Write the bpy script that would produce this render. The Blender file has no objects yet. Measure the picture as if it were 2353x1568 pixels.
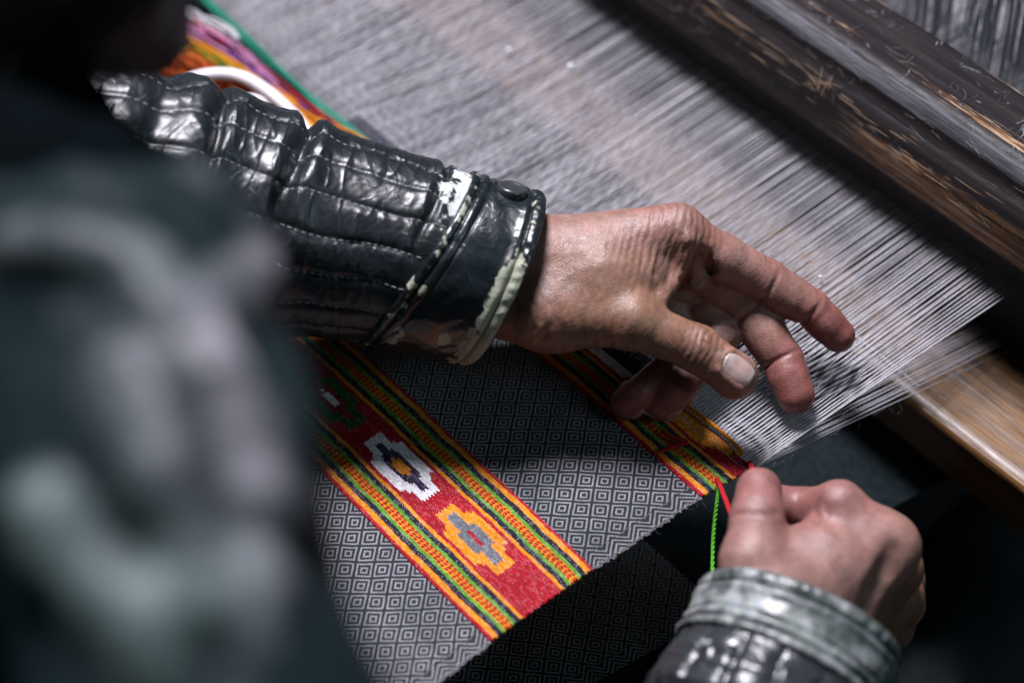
import bpy, math, random
import numpy as np
from mathutils import Matrix, Vector
random.seed(7)
RNG = np.random.default_rng(11)
SC = bpy.context.scene
COL = SC.collection

# ------------------------------------------------------------------ camera, world, lamps, exposure
# World: X runs along the weft (towards the right selvedge), Y along the warp (away from the weaver),
# Z up; the origin is the corner where the fell meets the right selvedge. Lengths below are in mm.
S = 0.001
LENS, PW, PH = 70.0, 2352.0, 1568.0
FPX = PW * LENS / 36.0
def _n(v):
    v = np.asarray(v, float); return v / np.linalg.norm(v)
AX_U = -_n([-5756, -5010, FPX])
AX_V = np.array([9200, -6395, FPX]); AX_V = _n(AX_V - AX_U * (AX_V @ AX_U))
AX_N = np.cross(AX_U, AX_V)
ROT = np.stack([AX_U, AX_V, AX_N])
DC = 880.0
P0 = np.array([(1735 - PW / 2) / FPX * DC, (1075 - PH / 2) / FPX * DC, DC])
CAMPOS = -ROT @ P0
cam_d = bpy.data.cameras.new('camera')
cam = bpy.data.objects.new('camera', cam_d); COL.objects.link(cam)
r_, d_, f_ = ROT[:, 0], ROT[:, 1], ROT[:, 2]
cam.matrix_world = Matrix(((r_[0], -d_[0], -f_[0], CAMPOS[0] * S), (r_[1], -d_[1], -f_[1], CAMPOS[1] * S),
                           (r_[2], -d_[2], -f_[2], CAMPOS[2] * S), (0, 0, 0, 1)))
cam_d.lens = LENS; cam_d.sensor_width = 36.0; cam_d.clip_start = 0.02; cam_d.clip_end = 50.0
cam_d.dof.use_dof = True; cam_d.dof.focus_distance = 0.882; cam_d.dof.aperture_fstop = 3.5
SC.camera = cam

world = bpy.data.worlds.new('World'); SC.world = world; world.use_nodes = True
bg = world.node_tree.nodes['Background']
bg.inputs[0].default_value = (0.01, 0.27, 0.36, 1); bg.inputs[1].default_value = 0.06
def area_lamp(name, loc, target, size, size_y, power, color):
    l = bpy.data.lights.new(name, 'AREA'); l.shape = 'RECTANGLE'; l.size = size; l.size_y = size_y
    l.energy = power; l.color = color
    o = bpy.data.objects.new(name, l); COL.objects.link(o)
    o.location = loc
    o.rotation_euler = (Vector(target) - Vector(loc)).to_track_quat('-Z', 'Y').to_euler()
    return o
# a broad window high up on the far side of the loom, and a weaker unseen fill light to the right of the weaver
area_lamp('window_light', (-0.84, 0.37, 1.85), (-0.1, 0.0, 0.0), 0.50, 0.50, 97.0, (0.94, 0.91, 1.0))
area_lamp('side_fill_light', (1.3, 0.5, 1.1), (0.0, -0.05, 0.0), 0.5, 0.7, 3.5, (0.70, 0.90, 1.0))
SC.view_settings.view_transform = 'Standard'; SC.view_settings.look = 'None'
SC.view_settings.exposure = 0.0; SC.view_settings.gamma = 1.0
SC.view_settings.use_curve_mapping = False

def at(x, y, z):
    """point at height z (mm) that a ray through picture position x, y (2352 x 1568) meets"""
    a = ROT @ (np.array([(x - PW / 2) / FPX * 500, (y - PH / 2) / FPX * 500, 500.0]) - P0)
    b = ROT @ (np.array([(x - PW / 2) / FPX * 1000, (y - PH / 2) / FPX * 1000, 1000.0]) - P0)
    return a + (b - a) * ((z - a[2]) / (b[2] - a[2]))
def atd(x, y, d):
    return ROT @ (np.array([(x - PW / 2) / FPX * d, (y - PH / 2) / FPX * d, d]) - P0)

# ------------------------------------------------------------------ helpers
def mesh_obj(name, verts, faces, mat, parent=None, smooth=True, attrs=None, colors=None, uv=None):
    """verts in mm (numpy n x 3); faces an (m x k) array or list of tuples"""
    me = bpy.data.meshes.new(name)
    verts = np.asarray(verts, np.float32) * S
    if isinstance(faces, np.ndarray):
        k = faces.shape[1]; m = faces.shape[0]
        me.vertices.add(len(verts)); me.vertices.foreach_set('co', verts.ravel())
        me.loops.add(m * k); me.loops.foreach_set('vertex_index', faces.astype(np.int32).ravel())
        me.polygons.add(m); me.polygons.foreach_set('loop_start', np.arange(0, m * k, k, dtype=np.int32))
        me.update(calc_edges=True)
    else:
        me.from_pydata(verts.tolist(), [], faces); me.update()
    if smooth:
        me.polygons.foreach_set('use_smooth', np.ones(len(me.polygons), bool))
    for an, av in (attrs or {}).items():
        a = me.attributes.new(an, 'FLOAT', 'POINT'); a.data.foreach_set('value', np.asarray(av, np.float32).ravel())
    if colors is not None:
        a = me.color_attributes.new('Col', 'FLOAT_COLOR', 'POINT')
        c = np.ones((len(verts), 4), np.float32); c[:, :3] = colors
        a.data.foreach_set('color', c.ravel())
    if uv is not None:
        a = me.attributes.new('st', 'FLOAT_VECTOR', 'POINT')
        u3 = np.zeros((len(verts), 3), np.float32); u3[:, :uv.shape[1]] = uv
        a.data.foreach_set('vector', u3.ravel())
    if mat is not None: me.materials.append(mat)
    me.validate(clean_customdata=False)
    o = bpy.data.objects.new(name, me); COL.objects.link(o)
    if parent is not None: o.parent = parent
    return o
def empty(name, label, cat, group=None):
    o = bpy.data.objects.new(name, None); COL.objects.link(o); o.empty_display_size = 0.02
    o['label'] = label; o['category'] = cat
    if group: o['group'] = group
    return o
def tag(o, label, cat, group=None):
    o['label'] = label; o['category'] = cat
    if group: o['group'] = group
    return o
def grid_faces(nu, nv, close_v=False):
    i = np.arange(nu - 1)[:, None]; j = np.arange(nv if close_v else nv - 1)[None, :]
    j2 = (j + 1) % nv
    a = i * nv + j; b = i * nv + j2; c = (i + 1) * nv + j2; d = (i + 1) * nv + j
    return np.stack([a, b, c, d], -1).reshape(-1, 4)
def frames(pts):
    """rotation-minimising frames along a polyline"""
    pts = np.asarray(pts, float); t = np.gradient(pts, axis=0); t /= np.linalg.norm(t, axis=1)[:, None]
    ref = np.array([0, 0, 1.0]) if abs(t[0][2]) < 0.9 else np.array([1.0, 0, 0])
    n = np.zeros_like(pts); b = np.zeros_like(pts); cur = ref
    for i in range(len(pts)):
        cur = cur - t[i] * (cur @ t[i]); cur /= np.linalg.norm(cur); n[i] = cur; b[i] = np.cross(t[i], cur)
    return t, n, b
def tube(pts, r, k=6, cap=True):
    pts = np.asarray(pts, float); m = len(pts); r = np.broadcast_to(np.asarray(r, float), (m,))
    t, n, b = frames(pts); a = np.arange(k) * 2 * math.pi / k
    v = pts[:, None] + r[:, None, None] * (np.cos(a)[None, :, None] * n[:, None] + np.sin(a)[None, :, None] * b[:, None])
    v = v.reshape(-1, 3); f = grid_faces(m, k, True)
    if cap:
        v = np.vstack([v, pts[:1], pts[-1:]]); c0, c1 = m * k, m * k + 1
        j = np.arange(k); j2 = (j + 1) % k
        f = np.vstack([f, np.stack([np.full(k, c0), j2, j, j], -1)[:, [0, 1, 2, 2]],
                       np.stack([np.full(k, c1), (m - 1) * k + j, (m - 1) * k + j2, (m - 1) * k + j2], -1)])
        f = [tuple(x) if x[2] != x[3] else tuple(x[:3]) for x in f.tolist()]
    return v, f
class MB:
    """collects shapes for one mesh"""
    def __init__(s): s.v = []; s.f = []; s.n = 0; s.c = []
    def add(s, v, f, col=None):
        v = np.asarray(v, float)
        f = f.tolist() if isinstance(f, np.ndarray) else f
        s.f += [tuple(i + s.n for i in q) for q in f]; s.v.append(v); s.n += len(v)
        s.c.append(np.tile(np.asarray(col if col is not None else (1, 1, 1), float), (len(v), 1)))
    def build(s, name, mat, parent=None, smooth=True, colors=False):
        return mesh_obj(name, np.vstack(s.v), s.f, mat, parent, smooth, colors=np.vstack(s.c) if colors else None)
def spline(pts, n):
    """Catmull-Rom through the points"""
    p = np.asarray(pts, float); p = np.vstack([2 * p[0] - p[1], p, 2 * p[-1] - p[-2]])
    m = len(p) - 3; t = np.linspace(0, m - 1e-9, n); i = t.astype(int); u = (t - i)[:, None]
    a, b, c, d = p[i], p[i + 1], p[i + 2], p[i + 3]
    return 0.5 * (2 * b + (c - a) * u + (2 * a - 5 * b + 4 * c - d) * u * u + (3 * b - a - 3 * c + d) * u ** 3)
_nz = np.random.default_rng(5)
_ND = _nz.normal(size=(24, 3)); _ND /= np.linalg.norm(_ND, axis=1)[:, None]; _NP = _nz.uniform(0, 6.28, 24)
def wnoise(p, scale, o=0, n=8):
    """smooth pseudo noise in -1..1 from a sum of plane waves"""
    p = np.asarray(p, float) / scale; r = 0
    for i in range(n):
        k = (i + o * 5) % 24
        r = r + np.sin(p @ _ND[k] * (1 + 0.35 * i) * 2.2 + _NP[(k * 7 + o) % 24])
    return r / (n * 0.62)
def sstep(a, b, x):
    t = np.clip((x - a) / (b - a), 0, 1); return t * t * (3 - 2 * t)

# ------------------------------------------------------------------ node helper
class X:
    """socket with arithmetic, so that a node graph reads as an expression"""
    def __init__(s, g, sock): s.g = g; s.s = sock
    def _b(s, op, o, rev=False):
        n = s.g.nt.nodes.new('ShaderNodeMath'); n.operation = op
        a, b = (o, s) if rev else (s, o)
        for i, q in enumerate((a, b)):
            if isinstance(q, X): s.g.nt.links.new(q.s, n.inputs[i])
            elif q is not None: n.inputs[i].default_value = q
        return X(s.g, n.outputs[0])
    def __add__(s, o): return s._b('ADD', o)
    __radd__ = __add__
    def __mul__(s, o): return s._b('MULTIPLY', o)
    __rmul__ = __mul__
    def __sub__(s, o): return s._b('SUBTRACT', o)
    def __rsub__(s, o): return s._b('SUBTRACT', o, True)
    def __truediv__(s, o): return s._b('DIVIDE', o)
    def abs(s): return s._b('ABSOLUTE', None)
    def sin(s): return s._b('SINE', None)
    def fract(s): return s._b('FRACT', None)
    def max(s, o): return s._b('MAXIMUM', o)
    def min(s, o): return s._b('MINIMUM', o)
    def pow(s, o): return s._b('POWER', o)
    def gt(s, o): return s._b('GREATER_THAN', o)
    def ss(s, a, b):
        n = s.g.nt.nodes.new('ShaderNodeMapRange'); n.interpolation_type = 'SMOOTHSTEP'
        s.g.nt.links.new(s.s, n.inputs[0]); n.inputs[1].default_value = a; n.inputs[2].default_value = b
        return X(s.g, n.outputs[0])
    def lin(s, a, b, c=0.0, d=1.0):
        n = s.g.nt.nodes.new('ShaderNodeMapRange'); s.g.nt.links.new(s.s, n.inputs[0])
        for i, q in enumerate((a, b, c, d)): n.inputs[i + 1].default_value = q
        return X(s.g, n.outputs[0])
class G:
    def __init__(s, name):
        s.m = bpy.data.materials.new(name); s.m.use_nodes = True; s.nt = s.m.node_tree
        s.p = s.nt.nodes['Principled BSDF']; s.L = s.nt.links.new
    def inp(s, n, v):
        k = s.p.inputs[n]
        if isinstance(v, X): s.L(v.s, k)
        elif isinstance(v, (tuple, list)): k.default_value = tuple(v) + (1,) if len(v) == 3 and k.type == 'RGBA' else v
        else: k.default_value = v
        return s
    def attr(s, n, out='Fac'):
        a = s.nt.nodes.new('ShaderNodeAttribute'); a.attribute_name = n; return X(s, a.outputs[out])
    def xyz(s, v):
        n = s.nt.nodes.new('ShaderNodeSeparateXYZ'); s.L(v.s, n.inputs[0]); return [X(s, n.outputs[i]) for i in range(3)]
    def obj(s):
        n = s.nt.nodes.new('ShaderNodeTexCoord'); return X(s, n.outputs['Object'])
    def vscale(s, v, sc):
        n = s.nt.nodes.new('ShaderNodeMapping'); s.L(v.s, n.inputs[0]); n.inputs['Scale'].default_value = sc
        return X(s, n.outputs[0])
    def noise(s, v, scale, detail=3.0, rough=0.55, dist=0.0, out=0):
        n = s.nt.nodes.new('ShaderNodeTexNoise'); s.L(v.s, n.inputs['Vector'])
        n.inputs['Scale'].default_value = scale; n.inputs['Detail'].default_value = detail
        n.inputs['Roughness'].default_value = rough; n.inputs['Distortion'].default_value = dist
        return X(s, n.outputs[out])
    def voro(s, v, scale, feature='F1', rnd=1.0):
        n = s.nt.nodes.new('ShaderNodeTexVoronoi'); n.feature = feature; s.L(v.s, n.inputs['Vector'])
        n.inputs['Scale'].default_value = scale; n.inputs['Randomness'].default_value = rnd
        return X(s, n.outputs['Distance'])
    def mix(s, f, a, b):
        n = s.nt.nodes.new('ShaderNodeMix'); n.data_type = 'RGBA'
        if isinstance(f, X): s.L(f.s, n.inputs[0])
        else: n.inputs[0].default_value = f
        for i, q in ((6, a), (7, b)):
            if isinstance(q, X): s.L(q.s, n.inputs[i])
            else: n.inputs[i].default_value = tuple(q) + (1,)
        return X(s, n.outputs[2])
    def mul(s, c, f):
        n = s.nt.nodes.new('ShaderNodeVectorMath'); n.operation = 'SCALE'; s.L(c.s, n.inputs[0])
        if isinstance(f, X): s.L(f.s, n.inputs[3])
        else: n.inputs[3].default_value = f
        return X(s, n.outputs[0])
    def bump(s, h, dist, strength=1.0):
        n = s.nt.nodes.new('ShaderNodeBump'); n.inputs['Strength'].default_value = strength
        n.inputs['Distance'].default_value = dist; s.L(h.s, n.inputs['Height'])
        s.L(n.outputs[0], s.p.inputs['Normal']); return s
def plain(name, col, rough=0.6, spec=0.5, var=0.15, scale=60.0):
    g = G(name); n = g.noise(g.obj(), scale, 4.0)
    c = g.mix(n.lin(0.3, 0.7), tuple(x * (1 - var) for x in col), tuple(min(1, x * (1 + var)) for x in col))
    g.inp('Base Color', c).inp('Roughness', rough).inp('Specular IOR Level', spec)
    return g
# ------------------------------------------------------------------ materials
def mat_ground_cloth(name, light, dark):
    """diamond twill in pale and black yarn; local x, y in metres"""
    g = G(name); x, y, z = g.xyz(g.attr('st', 'Vector'))
    o = g.obj()
    wob = g.noise(o, 70.0, 2.0); x = x + (wob - 0.5) * 1.5; wob2 = g.noise(g.vscale(o, (1, 1.3, 1)), 60.0, 2.0)
    y = y + (wob2 - 0.5) * 1.5
    a, b = 5.55, 5.95
    xe = x.min(-7.2)                       # no turning of the twill in the outermost ends
    xx = xe / a; yy = y / b
    p = (xx + yy) * 0.5; q = (xx - yy) * 0.5
    d = ((p.fract() - 0.5).abs()).max((q.fract() - 0.5).abs()) * 2.0
    # zigzag border by the selvedge
    ty = ((y / (2 * b)).fract() - 0.5).abs() * 2.0
    zz = ((x / a) * 0.5 + ty * 0.5).fract()
    zz = (zz - 0.5).abs() * 2.0
    edge = x.ss(-8.0, -7.2)
    d = d * (1 - edge) + zz * edge
    ring = ((d - 0.76) * 2.22 * 6.2832 + 1.5708).sin()
    line = ring * 0.5 + 0.5
    # single yarns: short slanted floats
    yarn = (((x + y * 0.12) / 0.92) * 6.2832).sin() * 0.5 + 0.5
    pick = ((y / 0.62) * 6.2832).sin() * 0.5 + 0.5
    n1 = g.noise(o, 900.0, 2.0); n2 = g.noise(g.vscale(o, (1, 1, 1)), 28.0, 3.0)
    m = line.ss(0.42, 0.82) * (0.34 + 0.66 * yarn) + (1 - line.ss(0.3, 0.6)) * pick * 0.06
    n3 = g.noise(g.vscale(o, (12, 420, 1)), 1.0, 3.0); n4 = g.noise(g.vscale(o, (420, 9, 1)), 1.0, 3.0)
    m = m * (0.6 + 0.75 * n1) * n2.lin(0.3, 0.7, 0.72, 1.15) * n3.lin(0.3, 0.7, 0.74, 1.2) * n4.lin(0.3, 0.7, 0.82, 1.14)
    c = g.mix(m.min(1.0), dark, light)
    g.inp('Base Color', c).inp('Roughness', 0.85).inp('Specular IOR Level', 0.25).inp('Sheen Weight', 0.12)
    g.bump(line * 0.7 + yarn * 0.3, 0.0006, 0.9)
    return g.m
M_CLOTH = mat_ground_cloth('grey_diamond_twill', (0.40, 0.39, 0.42), (0.006, 0.011, 0.015))
M_CLOTH_LOW = mat_ground_cloth('lightened_diamond_twill', (0.80, 0.85, 0.86), (0.012, 0.020, 0.024))  # same twill, pale yarn lightened because this length lies in shade

def mat_band():
    g = G('weft_faced_pattern_wool'); c = g.attr('Col', 'Color'); o = g.obj()
    n = g.noise(o, 700.0, 3.0); n2 = g.noise(o, 60.0, 2.0)
    fib = g.noise(g.vscale(o, (260, 2600, 900)), 1.0, 2.0)
    g.inp('Base Color', g.mul(c, n.lin(0.25, 0.75, 0.72, 1.2) * n2.lin(0.3, 0.7, 0.88, 1.08) * fib.lin(0.3, 0.7, 0.8, 1.12)))
    g.inp('Roughness', 0.7).inp('Specular IOR Level', 0.14)
    g.bump(fib * 0.6 + n * 0.4, 0.0003, 0.7)
    return g.m
M_BAND = mat_band()

def mat_yarn(name, col, fuzz=0.0, rough=0.7):
    g = G(name); o = g.obj(); n = g.noise(o, 900.0, 3.0); n2 = g.noise(o, 45.0, 2.0)
    x, y, z = g.xyz(o)
    tw = (((x + y * 1.4 + z) * 5200.0).sin()) * 0.5 + 0.5
    f = n.lin(0.25, 0.75, 0.7, 1.15) * n2.lin(0.3, 0.7, 0.8, 1.12) * (0.72 + 0.34 * tw)
    g.inp('Base Color', g.mul(g.mix(0.0, col, col), f)).inp('Roughness', rough).inp('Specular IOR Level', 0.15)
    g.inp('Sheen Weight', 0.05)
    g.bump(tw + n * 0.5, 0.0002, 0.8)
    return g.m
M_WARP = mat_yarn('grey_cotton_warp', (0.68, 0.66, 0.70))
M_WARP2 = mat_yarn('darker_grey_warp', (0.48, 0.47, 0.52))
M_FUZZ = mat_yarn('lint_fibre', (0.62, 0.60, 0.60))
M_RED = mat_yarn('red_wool', (0.50, 0.008, 0.018))
M_GREEN = mat_yarn('green_wool', (0.12, 0.50, 0.03))
M_ORANGE = mat_yarn('orange_wool', (0.80, 0.30, 0.012))

def mat_skin():
    g = G('skin'); c = g.attr('Col', 'Color'); o = g.obj()
    v = g.voro(o, 900.0); n = g.noise(o, 420.0, 4.0); n2 = g.noise(o, 90.0, 3.0)
    f = v.lin(0.0, 0.7, 0.90, 1.06) * n2.lin(0.3, 0.7, 0.80, 1.12) * n.lin(0.3, 0.7, 0.88, 1.08)
    g.inp('Base Color', g.mul(c, f)).inp('Roughness', n.lin(0.3, 0.7, 0.40, 0.55)).inp('Specular IOR Level', 0.55)
    g.inp('Subsurface Weight', 0.12).inp('Subsurface Radius', (1.0, 0.35, 0.2)).inp('Subsurface Scale', 0.003)
    v2 = g.voro(g.vscale(o, (1, 1.5, 0.8)), 720.0, 'DISTANCE_TO_EDGE')
    g.bump(v2.min(0.25) * 1.4 + n * 0.6 + n2 * 0.3, 0.00024, 0.75)
    return g.m
M_SKIN = mat_skin()
def mat_nail():
    g = G('fingernail'); o = g.obj(); n = g.noise(o, 260.0, 3.0); c = g.attr('Col', 'Color')
    g.inp('Base Color', g.mul(c, n.lin(0.3, 0.7, 0.86, 1.1))).inp('Roughness', n.lin(0.3, 0.7, 0.26, 0.4))
    g.inp('Subsurface Weight', 0.15).inp('Subsurface Radius', (1, 0.5, 0.4)).inp('Subsurface Scale', 0.0015)
    g.bump(n, 0.00012, 0.6); return g.m
M_NAIL = mat_nail()

def mat_leather(name, base, peel_col, rough=(0.18, 0.38), spec=0.6):
    """coated jacket cloth; attribute `peel` says where the coating has flaked off"""
    g = G(name); o = g.obj(); pl = g.attr('peel_shine')
    n = g.noise(o, 160.0, 5.0, 0.6); n2 = g.noise(o, 700.0, 3.0); n3 = g.noise(o, 45.0, 3.0)
    edge = (pl + (n - 0.5) * 0.95).ss(0.50, 0.535)
    rim = (pl + (n - 0.5) * 0.95).ss(0.45, 0.50) * (1 - edge)
    pc = g.mix(n2.lin(0.3, 0.7), tuple(x * 0.72 for x in peel_col), peel_col)
    pc = g.mix(n3.lin(0.35, 0.65), pc, tuple(x * 1.15 for x in peel_col))
    c = g.mix(edge, g.mix(n3.lin(0.3, 0.7), tuple(x * 0.7 for x in base), tuple(x * 1.35 for x in base)), pc)
    c = g.mix(rim * 0.5, c, (0.12, 0.12, 0.12))
    g.inp('Base Color', c)
    g.inp('Roughness', n.lin(0.25, 0.75, rough[0], rough[1]) * (1 - edge) + edge * 0.6)
    g.inp('Specular IOR Level', spec)
    cz = g.noise(g.vscale(o, (1, 1, 1)), 75.0, 2.0, 0.5, 0.8); cz = 1 - ((cz - 0.5).abs() * 2.0).ss(0.0, 0.16)
    g.bump(n2 * 0.22 + n * 0.55 + edge * -1.0 + cz * 0.28, 0.0006, 0.55)
    return g.m
M_JACKET = mat_leather('black_coated_quilt', (0.009, 0.012, 0.015), (0.50, 0.52, 0.51), (0.30, 0.46), 0.6)
M_CUFF = mat_leather('black_coated_cuff', (0.008, 0.012, 0.015), (0.33, 0.35, 0.26), (0.22, 0.4), 0.65)
def mat_camo_cuff():
    """coated cloth worn to mint and dark olive, gloss highlights painted in pale grey"""
    g = G('worn_highlit_cuff'); o = g.obj(); n1 = g.noise(o, 75.0, 4.0, 0.6, 0.4); n2 = g.noise(g.vscale(o, (1.3, 0.8, 1.1)), 110.0, 4.0, 0.6, 0.3)
    n3 = g.noise(o, 500.0, 3.0); pl = g.attr('peel_shine')
    c = g.mix(n1.ss(0.44, 0.60), (0.10, 0.115, 0.115), (0.34, 0.36, 0.37))  # pale grey puts the gloss highlights into the colour
    c = g.mix(n2.ss(0.54, 0.64) * 0.85, c, (0.30, 0.35, 0.30)); c = g.mix((1 - n2.ss(0.34, 0.44)) * 0.9, c, (0.030, 0.040, 0.036))
    c = g.mix((1 - pl.ss(0.1, 0.9)) * 0.8, c, (0.05, 0.065, 0.055))
    g.inp('Base Color', g.mul(c, n3.lin(0.3, 0.7, 0.8, 1.15))).inp('Roughness', n1.lin(0.3, 0.7, 0.26, 0.46)).inp('Specular IOR Level', 0.6)
    g.bump(n3 * 0.3 + n1, 0.0007, 0.6); return g.m
M_CUFF2 = mat_camo_cuff()
M_STITCH = plain('stitching', (0.30, 0.31, 0.31), 0.6, 0.4).m
M_SNAP = plain('snap_metal', (0.035, 0.038, 0.042), 0.28, 0.8).m
M_HAIR = plain('black_hair', (0.008, 0.007, 0.008), 0.55, 0.3).m
M_TROUSER = plain('grey_trouser_cloth', (0.040, 0.048, 0.052), 0.9, 0.1).m
M_VOID = plain('dark_floor_boards', (0.002, 0.003, 0.0035), 1.0, 0.0).m

def mat_wood_race():
    g = G('oiled_brown_wood'); o = g.obj(); ln = g.vscale(o, (6, 130, 130)); fine = g.vscale(o, (25, 900, 900))
    w = g.noise(ln, 1.0, 5.0, 0.6, 0.6); f = g.noise(fine, 1.0, 3.0, 0.6); b = g.noise(o, 14.0, 3.0)
    dk = g.noise(g.vscale(o, (5, 60, 60)), 1.0, 4.0, 0.6)
    c = g.mix(w.lin(0.30, 0.70), (0.026, 0.011, 0.004), (0.21, 0.098, 0.028))
    c = g.mix(f.lin(0.45, 0.75) * 0.5, c, (0.29, 0.165, 0.065))
    c = g.mix(dk.ss(0.56, 0.68) * 0.8, c, (0.022, 0.014, 0.010))
    pit = g.voro(g.vscale(o, (140, 300, 300)), 1.0)
    c = g.mix((1 - pit.ss(0.05, 0.14)) * b.ss(0.5, 0.6), c, (0.012, 0.009, 0.008))
    g.inp('Base Color', c).inp('Roughness', f.lin(0.3, 0.7, 0.28, 0.5)).inp('Specular IOR Level', 0.5)
    g.bump(w * 0.5 + f * 0.5, 0.0006, 0.6); return g.m
M_RACE = mat_wood_race()
def mat_wood_beam():
    """old dark beam: varnish worn to bare wood along the edges, scratches across the top.
    attribute `st`.x = position round the section 0..1"""
    g = G('worn_dark_beam'); o = g.obj(); s, ax, z = g.xyz(g.attr('st', 'Vector'))
    ln = g.vscale(o, (8, 330, 330)); w = g.noise(ln, 1.0, 6.0, 0.66, 0.7)
    fine = g.noise(g.vscale(o, (45, 1300, 1300)), 1.0, 3.0, 0.6)
    br = g.noise(g.vscale(o, (9, 95, 95)), 1.0, 5.0, 0.65); big = g.noise(g.vscale(o, (5.5, 9, 9)), 1.0, 3.0)
    wear = g.attr('wear'); grey = g.attr('grey')
    dark = g.mix(w.lin(0.3, 0.7), (0.006, 0.006, 0.008), (0.030, 0.024, 0.024))
    bare = g.mix(w.lin(0.3, 0.7), (0.075, 0.030, 0.012), (0.36, 0.185, 0.075))
    pale = g.mix(fine.lin(0.3, 0.7), (0.30, 0.20, 0.13), (0.62, 0.47, 0.34))
    mask = (wear + (br - 0.5) * 0.9 + (w - 0.5) * 1.1).ss(0.40, 0.64)
    c = g.mix(mask, dark, bare)
    flake = (fine * 0.5 + w * 0.5 + (br - 0.5) * 0.45 + wear * 0.12).ss(0.60, 0.66)
    c = g.mix(flake * (wear.ss(0.15, 0.5) * 0.75), c, pale)
    blue = g.mix(w.lin(0.3, 0.7), (0.095, 0.10, 0.12), (0.30, 0.30, 0.33))
    c = g.mix((grey + (fine - 0.5) * 0.7 + (br - 0.5) * 1.1).ss(0.35, 0.85) * 0.8, c, blue)
    # scratches: thin broken lines in several directions
    sc = None
    for k, (sx, sy, th) in enumerate(((50, 30, 0.005), (26, 60, 0.004), (80, 80, 0.005))):
        vv = g.vscale(o, (sx, sy, sy)); wv = g.noise(vv, 0.55, 3.0, 0.5, 1.2 + k)
        q = ((wv - 0.5).abs()); q = 1 - q.ss(th * 0.25, th)
        gate = g.noise(g.vscale(o, (60 + 20 * k, 75, 75)), 1.0, 2.0).ss(0.56, 0.63)
        q = q * gate; sc = q if sc is None else sc.max(q)
    top = g.attr('top')
    c = g.mix(sc * top * 0.7, c, (0.32, 0.37, 0.39))
    g.inp('Base Color', c)
    g.inp('Roughness', w.lin(0.3, 0.7, 0.34, 0.5) + mask * 0.12 + top * 0.22 + grey * 0.18).inp('Specular IOR Level', (1 - top * 0.9) * 0.34)
    g.bump(w * 0.4 + fine * 0.3 + mask * -0.3 + sc * 0.15, 0.0008, 0.65); return g.m
M_BEAM = mat_wood_beam()
M_REED = plain('dark_steel_reed', (0.035, 0.037, 0.042), 0.35, 0.6).m
M_HEDDLE = mat_yarn('grey_heddle_cord', (0.55, 0.62, 0.66))
# ------------------------------------------------------------------ floor (only darkness below the loom)
fl = mesh_obj('floor', [(-2500, -2000, -760), (2500, -2000, -760), (2500, 2500, -760), (-2500, 2500, -760)], [(0, 1, 2, 3)], M_VOID, smooth=False)
fl['kind'] = 'structure'

# ------------------------------------------------------------------ cloth on the loom
def selv(y):
    """x of the right selvedge at warp position y: drawn in away from the fell"""
    return np.interp(y, [-330, -140, -86, -30, 0], [-10.5, -11.0, -9.2, -5.4, 0.0])
def sag(x, y):
    return 1.4 * np.sin(x / 47.0 + 0.6) * np.sin(y / 39.0 + 1.0) + 0.7 * np.sin(x / 19.0 + y / 33.0)
def edge_fringe(y):
    return 0.35 * np.sin(y * 4.1) + 0.3 * np.sin(y * 1.7 + 1.0)
cloth = empty('woven_cloth', 'grey diamond patterned cloth with red tapestry bands stretched on the loom', 'woven cloth')
def cloth_panel(name, y0, y1, mat, zoff=0.0, x0=-520.0):
    nx, ny = 260, int((y1 - y0) / 1.0) + 2
    yy = np.linspace(y0, y1, ny); t = np.linspace(0, 1, nx) ** 0.8
    X_ = x0 + (selv(yy)[:, None] + edge_fringe(yy)[:, None] - x0) * t[None, :]
    Y_ = np.repeat(yy[:, None], nx, 1); Z_ = sag(X_, Y_) + zoff
    v = np.stack([X_, Y_, Z_], -1).reshape(-1, 3)
    shift = selv(yy)[:, None] * t[None, :]
    st = np.stack([X_ - shift, Y_], -1).reshape(-1, 2)
    return mesh_obj(name, v, grid_faces(ny, nx)[:, ::-1], mat, cloth, uv=st)
cloth_panel('twill_ground', -330, -143.6, M_CLOTH)
cloth_panel('twill_ground', -87.6, -27.6, M_CLOTH)

RED = np.array([0.34, 0.004, 0.014]); ORA = np.array([0.66, 0.23, 0.008]); BLK = np.array([0.012, 0.013, 0.022])
GRN = np.array([0.105, 0.27, 0.025]); DGR = np.array([0.012, 0.085, 0.012]); WHT = np.array([0.80, 0.78, 0.82])
GRY = np.array([0.13, 0.135, 0.155]); PUR = np.array([0.030, 0.018, 0.055]); DRD = np.array([0.20, 0.008, 0.012])
STR = [(1.9, 'R'), (2.1, 'O'), (2.1, 'B'), (1.9, 'G'), (4.2, 'H'), (1.8, 'G'), (2.0, 'B'), (2.0, 'O')]
def motif_color(u, v, kind):
    """u along the band from the motif's centre, v across (arrays); returns colour and mask"""
    au, av = np.abs(u), np.abs(v)
    body = ((au < 22) & (av < 4.6)) | ((au < 11.8) & (av < 8.8)) | ((au < 14.0) & (av < 6.8))
    col = np.zeros(u.shape + (3,))
    if kind == 'W':
        col[:] = WHT
        ink = ((au < 17.5) & (av < 1.7)) | ((au < 8.5) & (av < 4.4)) | ((au < 11) & (av < 3.0))
        col[ink] = PUR; col[((au < 4.6) & (av < 2.2)) | ((au < 6.4) & (av < 1.1))] = ORA
    elif kind == 'O':
        col[:] = ORA
        gr = ((au > 7.0) & (au < 17.5) & (av < 2.1)) | ((au < 7.4) & (av < 5.2))
        col[gr] = GRY; col[((au < 5.6) & (av < 1.2))] = RED
    else:
        col[:] = DGR
        ink = ((au < 17.5) & (av < 1.7)) | ((au < 8.5) & (av < 4.4))
        col[ink] = DRD; col[((au < 5.2) & (av < 1.5)) | ((u < -6.4) & (u > -9.0) & (av < 0.9))] = WHT
    return col, body
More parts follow.
